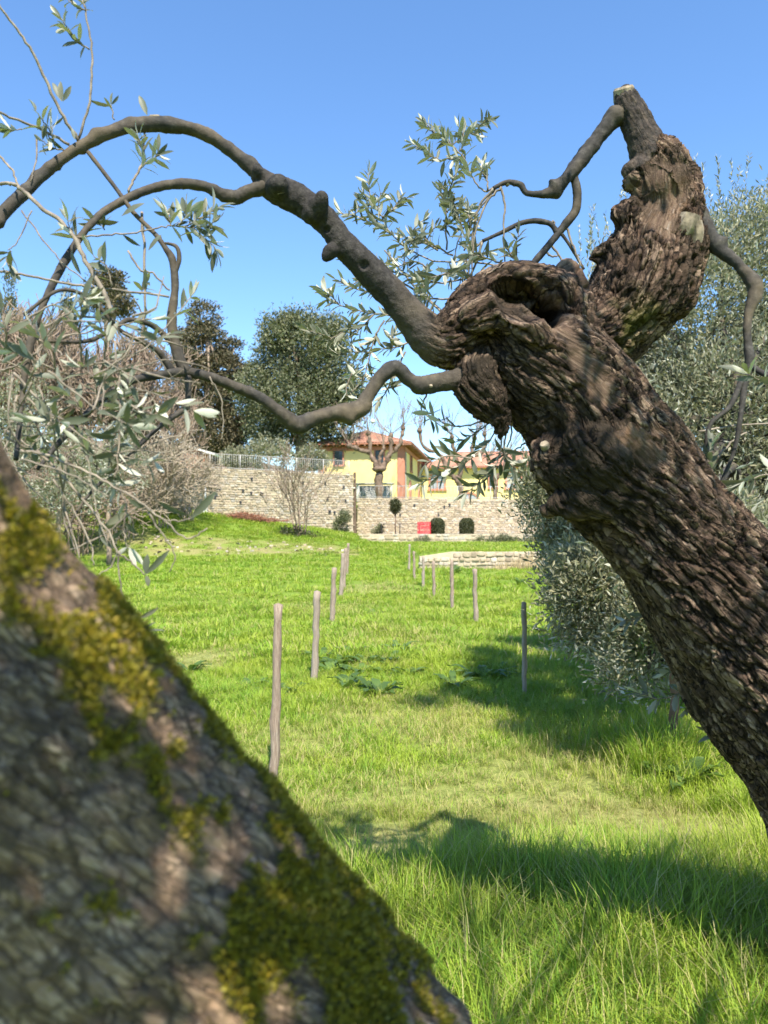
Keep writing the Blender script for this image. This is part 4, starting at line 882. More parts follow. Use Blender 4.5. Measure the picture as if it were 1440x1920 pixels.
knot = [(1050, 858, 2.1, 58), (1110, 858, 2.06, 74), (1170, 838, 2.06, 56), (1215, 826, 2.09, 34)]
lip = [(1140, 925, 2.07, 52), (1085, 935, 2.06, 34), (1050, 948, 2.07, 20), (1026, 953, 2.08, 8)]
limbC0 = [(905, 705, 2.14, 34), (870, 710, 2.12, 23), (838, 715, 2.1, 18.5), (805, 720, 2.09, 18)]
knobs = [[(586, 398, 2.04, 24), (598, 382, 2.02, 17), (602, 372, 2.01, 13)], [(520, 352, 2.02, 24), (522, 346, 2.0, 22)], [(484, 322, 2.02, 14), (482, 312, 2.02, 10)], [(622, 470, 2.06, 14), (612, 482, 2.06, 9)]]
TB = np.array([P(1800, 2010, 2.45)[0], 2.45, Gz(P(1800, 2010, 2.45)[0], 2.45)])
NL = 2 + len(lumps)
chains = [main, limbA, rim, ridge, stem, stub, torn, burl, knot, lip, limbC0] + lumps + knobs
SMOOTH = {1, 5, 10} | set(range(11 + len(lumps), 11 + len(lumps) + len(knobs)))
def bark_main(V, Nn, bc, R, ci_, arc):
    is_s = np.isin(ci_, list(SMOOTH)).astype(float)
    # the thick end of the upper arch still carries rough bark
    uu = CX + FPX * V[:, 0] / V[:, 1]; vv = HY - FPX * (V[:, 2] - EYE) / V[:, 1]
    limb = is_s * np.where(ci_ == 5, .78, 1.) * np.where(ci_ == 1, sm(850, 780, uu), 1.0) * np.where(ci_ == 10, sm(900, 860, uu), 1.0)
    q = bc * np.array([1, 1, .42]); wob = np.stack([fbm(V * 14, 2, 1), fbm(V * 14, 2, 2), fbm(V * 14, 2, 3)], 1) * .012
    q2 = bc * np.array([1, 1, .3]); f1, f2, cid = worley((q2 + wob) / .026, 5); g1, g2, _ = worley((q2 + wob * 1.5) / .06, 9); fis = 1 - np.abs(fbm(bc * np.array([40, 40, 4.2]) + wob * 45, 3, 23))
    plate = sm(.0, .2, f2 - f1); furrow = sm(.0, .22, g2 - g1)
    # bare wood: channel under the hollow and the torn top of the upright stem
    bd, bp = segd(V, [P(1035, 590, 2.08), P(1075, 655, 2.06), P(1110, 720, 2.05), P(1150, 775, 2.05), P(1205, 815, 2.06), P(1290, 930, 2.06), P(1400, 1060, 2.07)])
    bare = sm(.048, .02, bd + .045 * fbm(V * 11, 3, 12)) * sm(.95, .6, bp) * (1 - limb) * (V[:, 1] < 2.28)
    bd2, _ = segd(V, [P(1245, 330, 2.28), P(1240, 390, 2.28), P(1232, 430, 2.28)]); bare = np.maximum(bare, sm(.075, .03, bd2 + .03 * fbm(V * 12, 2, 14)))
    bd3, _ = segd(V, [P(1180, 815, 1.98), P(1225, 850, 2.0)]); bare = np.maximum(bare, .7 * sm(.06, .02, bd3))
    grain = fbm(bc * np.array([110, 110, 7]), 3, 15); strand = fbm(bc * np.array([30, 30, 2.2]), 3, 16)
    big = fbm(V * 5, 3, 17); mid = fbm(q * 20, 3, 18); fine = fbm(V * 130, 2, 19)
    flute = fbm(bc * np.array([9, 9, 1.1]), 2, 22)
    fis2 = 1 - np.abs(fbm(bc * np.array([80, 80, 11]) + wob * 70, 2, 24)); pits = sm(.30, .12, worley(q2 / .11 + 7.3, 90)[0] + .15 * fbm(V * 40, 2, 91))
    rough = .0014 * (plate - .6) * (.3 + 1.0 * cid) - .006 * (sm(.78, 1.0, fis2) - .35) - .016 * pits + .003 + .0035 * (furrow - .7) - .015 * (sm(.80, 1.0, fis) - .2) + .003 * mid + .0015 * fine + .024 * flute + .02 * big
    smoothd = .003 * fbm(V * 45, 3, 20) + .006 * fbm(V * 14, 3, 21) + .0008 * fine
    wood = .009 * strand + .0035 * grain + .016 * flute + .012 * big - .012
    d = rough * (1 - bare) + wood * bare; d = d * (1 - limb) + smoothd * limb
    disp = Nn * d[:, None]
    # the hollow: a dished cavity with a deep hole, pressed in away from the viewer
    fr = (V[:, 1] < 2.24)
    e1 = np.hypot((uu - 1005) / 82, (vv - 568 - .10 * (uu - 1005)) / 40); e2 = np.hypot((uu - 1036) / 27, (vv - 582) / 30)
    e3 = np.hypot((uu - 960) / 38, (vv - 552) / 26)
    dep = (.085 * sm(1.08, .45, e1 + .12 * fbm(V * 14, 2, 25)) + .16 * sm(1.1, .72, e2) + .05 * sm(1.1, .3, e3)) * fr * (1 - limb)
    disp[:, 1] += dep; disp[:, 0] -= dep * .1
    # split running down the right side of the trunk
    sd_, sp = segd(V, [P(1175, 725, 2.08), P(1205, 775, 2.08), P(1262, 845, 2.08), P(1300, 890, 2.06)]); cut = sm(.018, .004, sd_ + .008 * fbm(V * 30, 2, 33)) * sm(0, .15, sp) * sm(1, .8, sp) * .05
    sd2, sp2 = segd(V, [P(1365, 960, 2.08), P(1400, 1010, 2.06), P(1450, 1060, 2.05)]); cut = cut + sm(.03, .005, sd2 + .01 * fbm(V * 30, 2, 34)) * .06
    disp[:, 1] += cut
    disp[:, 1] -= 0
    pit = sm(.012, .004, np.minimum(np.hypot(uu - 684, vv - 497) / FPX * 2.1 * .7, np.hypot(uu - 612, vv - 430) / FPX * 2.1)) * (V[:, 1] < 2.1); disp[:, 1] += pit * .012
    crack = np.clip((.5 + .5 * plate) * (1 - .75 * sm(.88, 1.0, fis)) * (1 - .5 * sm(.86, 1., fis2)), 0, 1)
    dark_patch = .92 * sm(.19, .07, np.linalg.norm(V - P(1110, 880, 2.0), axis=1) + .05 * fbm(V * 16, 3, 27)) + .6 * np.isin(ci_, [7]) + .55 * sm(.18, .45, fbm(V * 7.5, 3, 95)) + .75 * sm(.02, .1, dep)  # darker near the knot, over the burl, in noise patches and deep in the hollow
    moss = .75 * sm(.1, .02, np.linalg.norm(V - P(1185, 610, 2.26), axis=1) + .08 * fbm(V * 14, 3, 28)) * (V[:, 1] < 2.37)
    return disp, dict(crack=crack, bare=bare, limb=limb, dark_patch=dark_patch * (1 - limb), moss=moss)
ot = thing('olive_tree', 'gnarled old olive with leaning hollow trunk and arching pruned branches', 'tree', TB)
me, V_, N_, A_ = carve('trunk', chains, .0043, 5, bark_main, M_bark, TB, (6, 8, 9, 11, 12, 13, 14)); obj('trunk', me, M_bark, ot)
def part_tube(name, rows, m, parent, k=6, n=12, lump=.12, caps=True, off=TB, knobs=None):
    """limb with slow swellings and one-sided nodes"""
    p, r = pxpath(rows, k); sl = np.concatenate([[0], np.cumsum(np.linalg.norm(np.diff(p, axis=0), axis=1))])
    r = r * (1 + lump * 1.3 * vnoise(np.stack([sl * 9, sl * 0 + rows[0][0], sl * 0], 1), 44) + lump * .5 * vnoise(np.stack([sl * 30, sl * 0 + rows[0][0], sl * 0], 1), 45))
    V, Q, T = tube(p, r, n, caps); m_ = len(p) * n; c = np.repeat(p, n, 0); out = (V[:m_] - c) / (np.repeat(r, n)[:, None] + 1e-9)
    V[:m_] = c + (V[:m_] - c) * (1 + lump * .8 * vnoise(V[:m_] * 60, 6) + lump * .5 * vnoise(V[:m_] * 190, 7))[:, None]
    for i in range(knobs if knobs is not None else int(sl[-1] / .09)):
        j = rng.integers(1, len(p) - 1); dv = unit(rng.normal(size=3)[None] * np.array([[1, .6, 1]]))[0]; rr_ = r[j]
        w = np.exp(-((np.repeat(sl, n) - sl[j]) / (rr_ * rng.uniform(.45, .9))) ** 2) * np.clip(out @ dv, 0, 1) ** 2; V[:m_] += out * (w * rr_ * rng.uniform(.25, .75))[:, None]
    b = Buf(); b.add(V, Q, T); bufobj(name, b, m, parent, off=off); return p, r
ARCH_A = [(508, 348, 2.05, 13.7), (484, 327, 2.042, 15.1), (430, 280, 2.02, 13.7), (372, 246, 2.0, 13.0), (300, 233, 1.97, 13.0), (230, 240, 1.94, 12.2), (160, 270, 1.9, 11.5), (100, 310, 1.87, 10.8), (50, 356, 1.84, 10.8), (0, 405, 1.8, 10.8), (-70, 480, 1.75, 10.1), (-130, 600, 1.7, 7.9), (-150, 760, 1.65, 5.8)]
ARCH_B = [(505, 350, 2.045, 16.7), (470, 358, 2.03, 12.9), (440, 370, 2.02, 14.4), (414, 362, 2.0, 9.9), (380, 349, 1.98, 8.7), (335, 345, 1.95, 8.4), (280, 355, 1.92, 8.4), (220, 382, 1.88, 8.0), (180, 410, 1.85, 7.6), (140, 460, 1.8, 7.2), (100, 530, 1.76, 6.8), (70, 600, 1.72, 6.5), (50, 680, 1.68, 6.1), (40, 760, 1.65, 5.3), (30, 862, 1.6, 4.6)]
LIMB_C = [(820, 717, 2.095, 16.2), (790, 722, 2.08, 16.2), (765, 710, 2.07, 13.5), (742, 690, 2.06, 16.2), (716, 705, 2.05, 15.3), (692, 740, 2.04, 14.4), (672, 768, 2.03, 16.2), (620, 776, 2.0, 12.6), (585, 786, 1.98, 12.2), (556, 796, 1.97, 14.4), (530, 777, 1.95, 12.6), (490, 748, 1.93, 10.8), (440, 725, 1.9, 9.9), (390, 706, 1.87, 9.9), (350, 698, 1.85, 10.8), (300, 703, 1.82, 8.1), (240, 717, 1.78, 6.3), (180, 760, 1.73, 5.4), (120, 820, 1.68, 5.0), (70, 880, 1.62, 4.0)]
limbs = [(ARCH_A, 'upper arching branch reaching the left edge'), (ARCH_B, 'lower arching branch hanging down at the left'), (LIMB_C, 'low bent branch dipping before the villa'),
    ([(348, 700, 1.85, 9), (330, 655, 1.85, 9), (322, 600, 1.85, 9), (328, 540, 1.86, 8), (324, 490, 1.86, 7), (312, 468, 1.86, 5), (290, 438, 1.87, 4), (250, 398, 1.88, 4), (215, 350, 1.89, 4), (165, 285, 1.9, 4)], 'thin branch joining the low branch to the arch'),
    ([(328, 512, 1.86, 5), (336, 485, 1.86, 4.5), (330, 462, 1.86, 3.5), (305, 455, 1.86, 2)], None),
    ([(330, 650, 1.85, 6), (310, 630, 1.84, 6), (280, 608, 1.82, 5), (240, 600, 1.78, 5), (212, 618, 1.74, 4), (160, 640, 1.68, 3.5), (90, 640, 1.6, 3)], None),
    ([(322, 694, 1.84, 7), (297, 660, 1.82, 6), (265, 640, 1.79, 5), (220, 615, 1.74, 4.5), (170, 560, 1.7, 4), (110, 545, 1.65, 3.5), (45, 590, 1.6, 3)], None),
    ([(352, 706, 1.85, 7), (353, 742, 1.84, 6), (347, 765, 1.83, 7), (312, 790, 1.8, 5), (282, 815, 1.77, 4.5), (250, 846, 1.74, 4), (215, 882, 1.7, 3.5), (165, 930, 1.65, 3), (120, 1000, 1.6, 2.5)], None),
    ([(1303, 385, 2.33, 17), (1330, 440, 2.31, 14), (1350, 468, 2.3, 14), (1385, 497, 2.28, 11), (1416, 541, 2.26, 13), (1403, 592, 2.25, 8.5), (1402, 640, 2.24, 8), (1406, 682, 2.23, 9), (1396, 722, 2.22, 6.5), (1388, 785, 2.2, 5), (1375, 850, 2.2, 4), (1345, 920, 2.2, 3)], 'zigzag branch hanging beside the upright stem'),
    ([(1406, 684, 2.23, 6), (1425, 697, 2.2, 6), (1460, 712, 2.15, 5), (1520, 730, 2.1, 4)], None),
    ([(1398, 690, 2.23, 5), (1370, 760, 2.2, 4.5), (1330, 800, 2.2, 4), (1322, 870, 2.2, 3)], None),
    ([(1182, 205, 2.37, 16), (1150, 224, 2.37, 17), (1112, 270, 2.37, 14.5), (1080, 312, 2.36, 13), (1060, 336, 2.35, 11), (1040, 357, 2.35, 12), (1020, 364, 2.35, 8), (988, 362, 2.35, 6), (975, 346, 2.35, 6), (950, 342, 2.35, 5), (925, 353, 2.35, 3.5)], 'thin branch leaving the sawn stub at the top'),
    ([(1072, 322, 2.36, 9), (1081, 352, 2.36, 8.5), (1080, 392, 2.36, 8), (1060, 421, 2.36, 8), (1040, 446, 2.36, 7), (1010, 482, 2.36, 6.5), (985, 506, 2.36, 6), (955, 490, 2.36, 4)], None),
    ([(1045, 437, 2.36, 5), (1028, 418, 2.36, 5), (985, 416, 2.36, 4.5), (940, 436, 2.36, 4), (905, 452, 2.36, 3.5)], None),
    ([(1048, 432, 2.36, 4), (1065, 455, 2.36, 3.5), (1080, 480, 2.36, 3), (1095, 505, 2.36, 3)], None)]
for rows, lb in limbs:
    big = max(r[3] for r in rows) > 10
    pp, rr = part_tube('limb' if big else 'branch', rows, M_limb, ot, 14 if big else 8, 18 if big else 8, .11 if big else .1)
    if lb:
        o = [c for c in ot.children][-1]; o['label'] = lb
# pale saw cuts
for (px, py, d, r, dx, dz) in ((1169, 165, 2.36, 18, -.3, 1.2), (523, 346, 2.0, 12, -.2, .9), (603, 374, 2.03, 7, .3, .9), (482, 311, 2.02, 6, .1, .9), (1020, 832, 2.05, 8, -.35, .5), (808, 722, 2.06, 3, 0, .5), (950, 342, 2.35, 5, -.8, .6), (290, 216, 1.96, 9, 0, 1)):
    c = P(px, py, d); n_ = unit(np.array([[dx, -.55, dz]]))[0]; w = r / FPX * d; b = Buf(); b.tube([c - n_ * w * 1.2, c - n_ * w * .1, c + n_ * w * .12], [w * 1.12, w * 1.06, w * .9], 14); bufobj('sawn_stub', b, M_cut, ot, False, off=TB)
b = Buf(); p, r = pxpath([(1272, 452, 2.31, 20), (1286, 425, 2.29, 22), (1294, 402, 2.28, 20)], 5); b.tube(p, r, 7); p, r = pxpath([(1300, 470, 2.31, 16), (1306, 440, 2.29, 14), (1304, 415, 2.28, 12)], 5); b.tube(p, r, 7); o = bufobj('broken_stub', b, M_cut, ot, False, off=TB)

# ------------------------------------------------------------------ twigs and leaves of the old olive
LEAVES = []         # (pos, dir, normal, length, width)
tb = Buf()
def twig(rows, r0=2.2, r1=1.1, leaf=0., start=.3, gap=.022, lpx=None, k=6):
    """rows (px, py, depth); leaf = leaf length in metres (0: bare)"""
    q = cat(rows, k); p = np.array([P(*a) for a in q]); d = q[:, 2]; p = p + rng.normal(size=p.shape) * .0012
    tb.tube(p, np.linspace(r0, r1, len(p)) / FPX * d, 5)
    if not leaf: return p
    s = np.concatenate([[0], np.cumsum(np.linalg.norm(np.diff(p, axis=0), axis=1))]); pos = s[-1] * start; ang = rng.random() * 3.14
    while pos < s[-1]:
        c = np.array([np.interp(pos, s, p[:, i]) for i in range(3)]); i = min(np.searchsorted(s, pos), len(p) - 1); t = unit((p[i] - p[i - 1])[None])[0]
        ang += 1.57 + rng.normal() * .3; a = np.cross(t, [0, 0, 1.]); a = a / (np.linalg.norm(a) + 1e-6); e = np.cross(a, t); sd = a * math.cos(ang) + e * math.sin(ang)
        for sg in (1, -1):
            if rng.random() < .12: continue
            dr = unit((t * rng.uniform(.35, 1.0) + sg * sd * rng.uniform(.6, 1.0) + rng.normal(size=3) * .15)[None])[0]; nr = t * .8 + rng.normal(size=3) * .45 + np.array([0, 0, .25])
            l = leaf * rng.uniform(.6, 1.2); LEAVES.append((c, dr, nr, l, l * rng.uniform(.23, .31)))
        pos += gap * .68 * rng.uniform(.75, 1.3)
    t = unit((p[-1] - p[-2])[None])[0]
    for j in range(2): LEAVES.append((p[-1], unit((t + rng.normal(size=3) * .25)[None])[0], rng.normal(size=3) + np.array([0, 0, .3]), leaf * .85, leaf * .2))
    return p
def one(px, py, d, ex, ey, wid=.22, dz=0.):
    a, c = P(px, py, d), P(ex, ey, d + dz); l = np.linalg.norm(c - a); LEAVES.append((a, (c - a) / l, np.array([rng.normal() * .4, -.8, rng.normal() * .6]), l, l * wid))
# top left
twig([(150, 265, 1.9), (120, 220, 1.88), (85, 150, 1.86), (60, 95, 1.84), (25, 45, 1.82), (-12, -5, 1.8)], 3.4, 2.2)
for a in ((116, 190, 98, 152), (116, 190, 112, 150), (118, 190, 134, 160), (140, 262, 134, 238)): one(a[0], a[1], 1.87, a[2], a[3], .3)
twig([(148, 258, 1.9), (168, 190, 1.9), (173, 120, 1.9), (168, 60, 1.9), (155, -5, 1.9)], 2.6, 1.6, .04, .9, .02)
twig([(167, 92, 1.9), (148, 80, 1.89), (132, 62, 1.88), (116, 34, 1.87)], 1.6, .8, .046, .12, .013)
twig([(160, 20, 1.9), (140, 12, 1.89), (125, -4, 1.88)], 1.4, .9, .045, .1, .014)
twig([(130, 270, 1.89), (70, 240, 1.86), (0, 212, 1.82), (-30, 205, 1.8)], 2.8, 2.)
twig([(95, 250, 1.87), (80, 225, 1.86), (66, 208, 1.86)], 1.5, .8, .052, .2, .03); twig([(84, 246, 1.87), (98, 262, 1.86), (98, 235, 1.86)], 1.5, .8, .05, .3, .03)
twig([(120, 283, 1.88), (90, 272, 1.86), (80, 262, 1.85)], 1.5, .8, .045, .3, .03); twig([(40, 242, 1.84), (20, 245, 1.83)], 1.3, .8, .05, .4, .03)
twig([(213, 226, 1.93), (210, 206, 1.93), (208, 196, 1.93)], 1.4, .8, .045, .6, .02); one(276, 216, 1.96, 260, 176, .3); one(298, 250, 1.96, 296, 285, .26)
twig([(272, 250, 1.96), (270, 275, 1.95), (266, 310, 1.94), (252, 335, 1.93), (240, 360, 1.92)], 2, 2.6); twig([(266, 312, 1.94), (268, 290, 1.94), (262, 262, 1.93)], 1.5, .8, .05, .1, .011); twig([(262, 318, 1.94), (280, 300, 1.94), (300, 290, 1.93)], 1.4, .8, .048, .1, .012)
twig([(70, 258, 1.86), (64, 320, 1.84), (58, 340, 1.83)], 1.8, 1.2); twig([(0, 292, 1.8), (22, 318, 1.79), (36, 352, 1.78)], 2.4, 2.)
twig([(0, 345, 1.76), (22, 345, 1.76), (40, 355, 1.76), (80, 390, 1.75), (130, 432, 1.74), (160, 490, 1.73), (190, 540, 1.72), (212, 590, 1.72)], 3.4, 5); twig([(150, 455, 1.74), (132, 430, 1.74), (125, 408, 1.73)], 1.5, .8, .055, .2, .02)
twig([(60, 395, 1.75), (35, 450, 1.74), (15, 470, 1.73)], 1.4, 1); twig([(20, 470, 1.7), (12, 488, 1.7), (22, 500, 1.7)], 1.4, 1, .045, .1, .018); twig([(40, 395, 1.78), (90, 460, 1.77), (130, 505, 1.76), (190, 545, 1.76)], 1.6, 1.2)
twig([(145, 445, 1.8), (200, 440, 1.82), (250, 437, 1.84), (290, 428, 1.86), (330, 424, 1.88), (365, 428, 1.9)], 1.8, 1.3, .05, .8, .02)
for rr in ([(330, 424, 1.88), (345, 412, 1.88), (352, 395, 1.88)], [(345, 426, 1.89), (365, 415, 1.9), (385, 402, 1.9), (410, 388, 1.9)], [(365, 428, 1.9), (375, 440, 1.9), (395, 455, 1.9), (405, 470, 1.9)], [(320, 424, 1.88), (318, 412, 1.88), (312, 398, 1.88)], [(360, 425, 1.9), (385, 425, 1.9), (402, 415, 1.9)]): twig(rr, 1.5, .8, .053, .15, .012)
twig([(0, 508, 1.7), (60, 518, 1.71), (140, 534, 1.73), (230, 546, 1.77), (318, 556, 1.82)], 2.4, 2.2); twig([(265, 398, 1.88), (270, 470, 1.87), (272, 560, 1.86), (266, 640, 1.85)], 2.8, 2.2); twig([(240, 470, 1.84), (262, 505, 1.84), (290, 515, 1.84), (318, 545, 1.85)], 2.2, 1.8)
twig([(262, 552, 1.86), (270, 540, 1.86), (276, 528, 1.86)], 1.3, .8, .045, .1, .012); twig([(210, 540, 1.75), (200, 500, 1.74), (175, 480, 1.73)], 1.6, 1, .06, .2, .03); twig([(195, 430, 1.86), (190, 422, 1.86), (178, 418, 1.85)], 1.3, .8, .05, .1, .02)
one(228, 405, 1.86, 270, 378, .3); one(178, 415, 1.85, 222, 418, .3); one(230, 440, 1.84, 262, 462, .24); one(278, 470, 1.84, 302, 438, .26); one(268, 440, 1.85, 272, 420, .3); one(152, 515, 1.76, 130, 468, .28); one(165, 512, 1.76, 195, 484, .26)
# left mass of hanging leafy shoots
seeds = [(150, 620, 165, 560, 1.6), (110, 640, 150, 600, 1.55), (200, 640, 185, 580, 1.65), (20, 640, 15, 575, 1.5), (60, 700, 25, 660, 1.5), (100, 660, 60, 610, 1.55), (120, 720, 90, 680, 1.5), (180, 720, 150, 690, 1.6), (220, 760, 215, 700, 1.6), (235, 780, 240, 720, 1.62),
    (150, 760, 110, 745, 1.55), (60, 760, 20, 730, 1.5), (100, 800, 60, 790, 1.5), (200, 800, 165, 790, 1.58), (260, 760, 270, 780, 1.62), (180, 860, 150, 830, 1.55), (130, 860, 100, 850, 1.5), (230, 840, 210, 880, 1.6), (80, 850, 90, 900, 1.48), (150, 900, 190, 890, 1.55), (240, 640, 250, 590, 1.7), (30, 700, -10, 720, 1.45), (10, 620, -20, 580, 1.45), (50, 830, 60, 870, 1.46), (210, 860, 225, 830, 1.6)]
for i, (x0, y0, x1, y1, d) in enumerate(seeds):
    if i % 5 in (1, 3) or i in (17, 20): continue
    mx, my = (x0 + x1) / 2 + rng.normal() * 8, (y0 + y1) / 2 + rng.normal() * 8
    twig([(x0 + rng.normal() * 10, y0 + 60 + rng.normal() * 20, d + .05), (x0, y0, d), (mx, my, d - .01), (x1, y1, d - .02)], 2.0, 1.0, .051, .45, .024)
for i in range(64):     # bare criss-crossing twigs
    x0, y0 = rng.uniform(-20, 250), rng.uniform(590, 900); a = rng.uniform(-.9, .9) + (1.57 if rng.random() < .35 else 0); ln = rng.uniform(70, 200); d = rng.uniform(1.45, 1.8)
    twig([(x0, y0, d), (x0 + ln * .5 * math.cos(a) + rng.normal() * 12, y0 + ln * .5 * math.sin(a) + rng.normal() * 12, d + rng.normal() * .03), (x0 + ln * math.cos(a), y0 + ln * math.sin(a), d + rng.normal() * .06)], rng.uniform(1.3, 3.0), 1.0, .05 if rng.random() < .25 else 0, .7, .03)
twig([(40, 845, 1.55), (73, 850, 1.53), (128, 869, 1.5), (204, 907, 1.48), (262, 942, 1.46), (306, 974, 1.45), (350, 1009, 1.44), (388, 990, 1.44)], 3.4, 1.3); twig([(306, 974, 1.45), (340, 977, 1.45), (358, 972, 1.45)], 1.6, 1.3); one(358, 972, 1.45, 406, 922, .25)
twig([(70, 845, 1.55), (131, 907, 1.52), (175, 960, 1.5), (204, 997, 1.48), (222, 1034, 1.46), (245, 1052, 1.46), (272, 1077, 1.46)], 3., 1.5); one(273, 1076, 1.46, 276, 1038, .4); one(274, 1076, 1.46, 318, 1032, .22); one(274, 1078, 1.46, 279, 1100, .5)
twig([(222, 1034, 1.46), (225, 1097, 1.46), (242, 1143, 1.46), (258, 1156, 1.46)], 1.8, 1); twig([(222, 1034, 1.46), (208, 1062, 1.46), (180, 1082, 1.45)], 1.6, 1.2); twig([(277, 962, 1.46), (309, 1009, 1.46), (328, 1041, 1.46), (318, 1072, 1.46)], 1.8, 1); twig([(178, 1080, 1.42), (207, 1105, 1.42), (242, 1149, 1.42), (264, 1195, 1.42)], 2.6, 1.6); one(260, 1160, 1.42, 298, 1140, .22); one(258, 1160, 1.42, 278, 1180, .2); one(262, 1185, 1.42, 310, 1180, .15); one(270, 1178, 1.42, 292, 1166, .18)
twig([(130, 1035, 1.5), (187, 1006, 1.5), (233, 971, 1.5), (262, 945, 1.5)], 2, 1.4); one(187, 1006, 1.5, 212, 1028, .3); one(185, 1005, 1.5, 194, 975, .32); twig([(100, 900, 1.5), (140, 960, 1.5), (170, 1020, 1.48), (176, 1060, 1.46)], 2.2, 1.2); one(240, 935, 1.46, 268, 952, .36); one(295, 940, 1.46, 350, 968, .24); one(110, 900, 1.5, 103, 925, .35)
twig([(150, 840, 1.55), (230, 930, 1.55), (232, 990, 1.54), (240, 1030, 1.53)], 1.8, 1.1, .05, .4, .03); twig([(215, 640, 1.62), (224, 740, 1.58), (222, 830, 1.56), (215, 900, 1.54)], 2.2, 1.6, .055, .2, .035)
for a in ((225, 730, 190, 745), (222, 745, 262, 760), (226, 700, 250, 690), (220, 820, 165, 815), (222, 800, 275, 785), (225, 870, 190, 850)): one(a[0], a[1], 1.57, a[2], a[3], .26)
twig([(130, 800, 1.5), (200, 845, 1.5), (260, 845, 1.55), (300, 850, 1.6)], 1.6, 1.2); twig([(455, 760, 1.93), (415, 745, 1.9), (395, 715, 1.9)], 1.2, 1.4); twig([(392, 706, 1.86), (412, 740, 1.86), (418, 790, 1.86), (416, 825, 1.86)], 1.5, .9)
# centre: silvery spray behind the upper arch
C = [([(928, 352, 2.36), (905, 357, 2.37), (885, 330, 2.38), (872, 300, 2.39), (848, 272, 2.4), (830, 248, 2.4)], .05, .35, .016), ([(872, 300, 2.39), (850, 298, 2.39), (825, 300, 2.39), (805, 290, 2.39)], .045, .1, .016), ([(862, 285, 2.4), (870, 262, 2.4), (862, 240, 2.4)], .05, .1, .014), ([(848, 272, 2.4), (815, 250, 2.4), (800, 240, 2.4)], .048, .1, .015), ([(915, 356, 2.36), (913, 335, 2.36), (911, 315, 2.36)], .05, .4, .012),
    ([(930, 352, 2.36), (895, 395, 2.38), (868, 430, 2.4), (855, 470, 2.42), (845, 520, 2.44)], .05, .3, .03), ([(868, 430, 2.4), (860, 410, 2.4), (862, 390, 2.4)], .05, .3, .02), ([(838, 470, 2.42), (836, 420, 2.42), (838, 380, 2.42), (846, 345, 2.42)], .054, .4, .024), ([(838, 400, 2.42), (825, 360, 2.42)], .05, .5, .02),
    ([(985, 506, 2.36), (940, 500, 2.38), (880, 490, 2.4), (820, 490, 2.42), (770, 470, 2.44), (735, 440, 2.45), (715, 405, 2.46), (695, 370, 2.46), (690, 325, 2.46)], .048, .5, .015), ([(735, 440, 2.45), (700, 420, 2.46), (665, 405, 2.46), (637, 400, 2.46)], .046, .1, .016), ([(720, 415, 2.46), (700, 405, 2.46), (680, 380, 2.46)], .048, .1, .014), ([(715, 408, 2.46), (735, 395, 2.46), (745, 380, 2.46)], .05, .1, .015),
    ([(880, 520, 2.42), (820, 530, 2.44), (760, 515, 2.45), (700, 500, 2.46), (650, 480, 2.46)], .046, .25, .02), ([(850, 480, 2.42), (800, 450, 2.42), (790, 430, 2.42)], .048, .3, .016), ([(820, 470, 2.42), (790, 450, 2.42), (760, 445, 2.42)], .048, .2, .014), ([(800, 500, 2.42), (775, 490, 2.42), (745, 500, 2.42)], .046, .2, .016),
    ([(860, 560, 2.4), (800, 560, 2.42), (740, 550, 2.44), (680, 545, 2.45), (630, 525, 2.46)], .048, .2, .017), ([(840, 590, 2.4), (780, 600, 2.42), (720, 590, 2.44), (660, 580, 2.45), (612, 560, 2.45)], .048, .25, .018), ([(700, 590, 2.44), (670, 620, 2.44), (640, 625, 2.44), (615, 640, 2.44)], .05, .1, .016), ([(720, 600, 2.44), (700, 640, 2.44), (690, 680, 2.44), (680, 720, 2.44)], .05, .2, .018), ([(690, 660, 2.44), (660, 660, 2.44), (635, 665, 2.44)], .05, .1, .018),
    ([(760, 660, 2.42), (740, 700, 2.42), (720, 740, 2.42), (700, 760, 2.42)], .05, .3, .022), ([(770, 640, 2.42), (745, 650, 2.42), (715, 655, 2.42)], .05, .2, .018), ([(960, 500, 2.36), (930, 490, 2.34), (900, 480, 2.33), (880, 478, 2.32)], .05, .3, .013), ([(985, 500, 2.36), (960, 480, 2.34), (950, 465, 2.33)], .05, .3, .013), ([(890, 520, 2.36), (850, 510, 2.34), (810, 520, 2.33)], .055, .2, .02), ([(870, 470, 2.4), (878, 440, 2.4), (885, 420, 2.4)], .05, .4, .016), ([(905, 452, 2.36), (885, 470, 2.37), (870, 500, 2.38), (860, 540, 2.39)], .05, .5, .02),
    ([(800, 560, 2.42), (790, 530, 2.42), (770, 520, 2.42)], .048, .2, .014), ([(740, 550, 2.44), (715, 530, 2.44), (690, 530, 2.44)], .046, .2, .014), ([(830, 610, 2.36), (800, 580, 2.36), (790, 560, 2.36)], .05, .3, .018), ([(660, 700, 2.4), (650, 730, 2.4), (655, 750, 2.4)], .05, .2, .018)]
for rows, lf, st, gp_ in C:
    tp_ = twig(rows, 1.9, .9, lf, st, gp_); q = cat(rows, 6)
    for j in range(1):          # short side shoots
        k_ = rng.integers(len(q) // 2, len(q) - 1); x0, y0, d0 = q[k_]; a = rng.uniform(-2.9, -.2); ln = rng.uniform(22, 60)
        twig([(x0, y0, d0), (x0 + ln * .5 * math.cos(a) + rng.normal() * 4, y0 + ln * .5 * math.sin(a) + rng.normal() * 4, d0 + rng.normal() * .02), (x0 + ln * math.cos(a), y0 + ln * math.sin(a), d0 + rng.normal() * .05)], 1.3, .8, lf * .95, .15, .016)
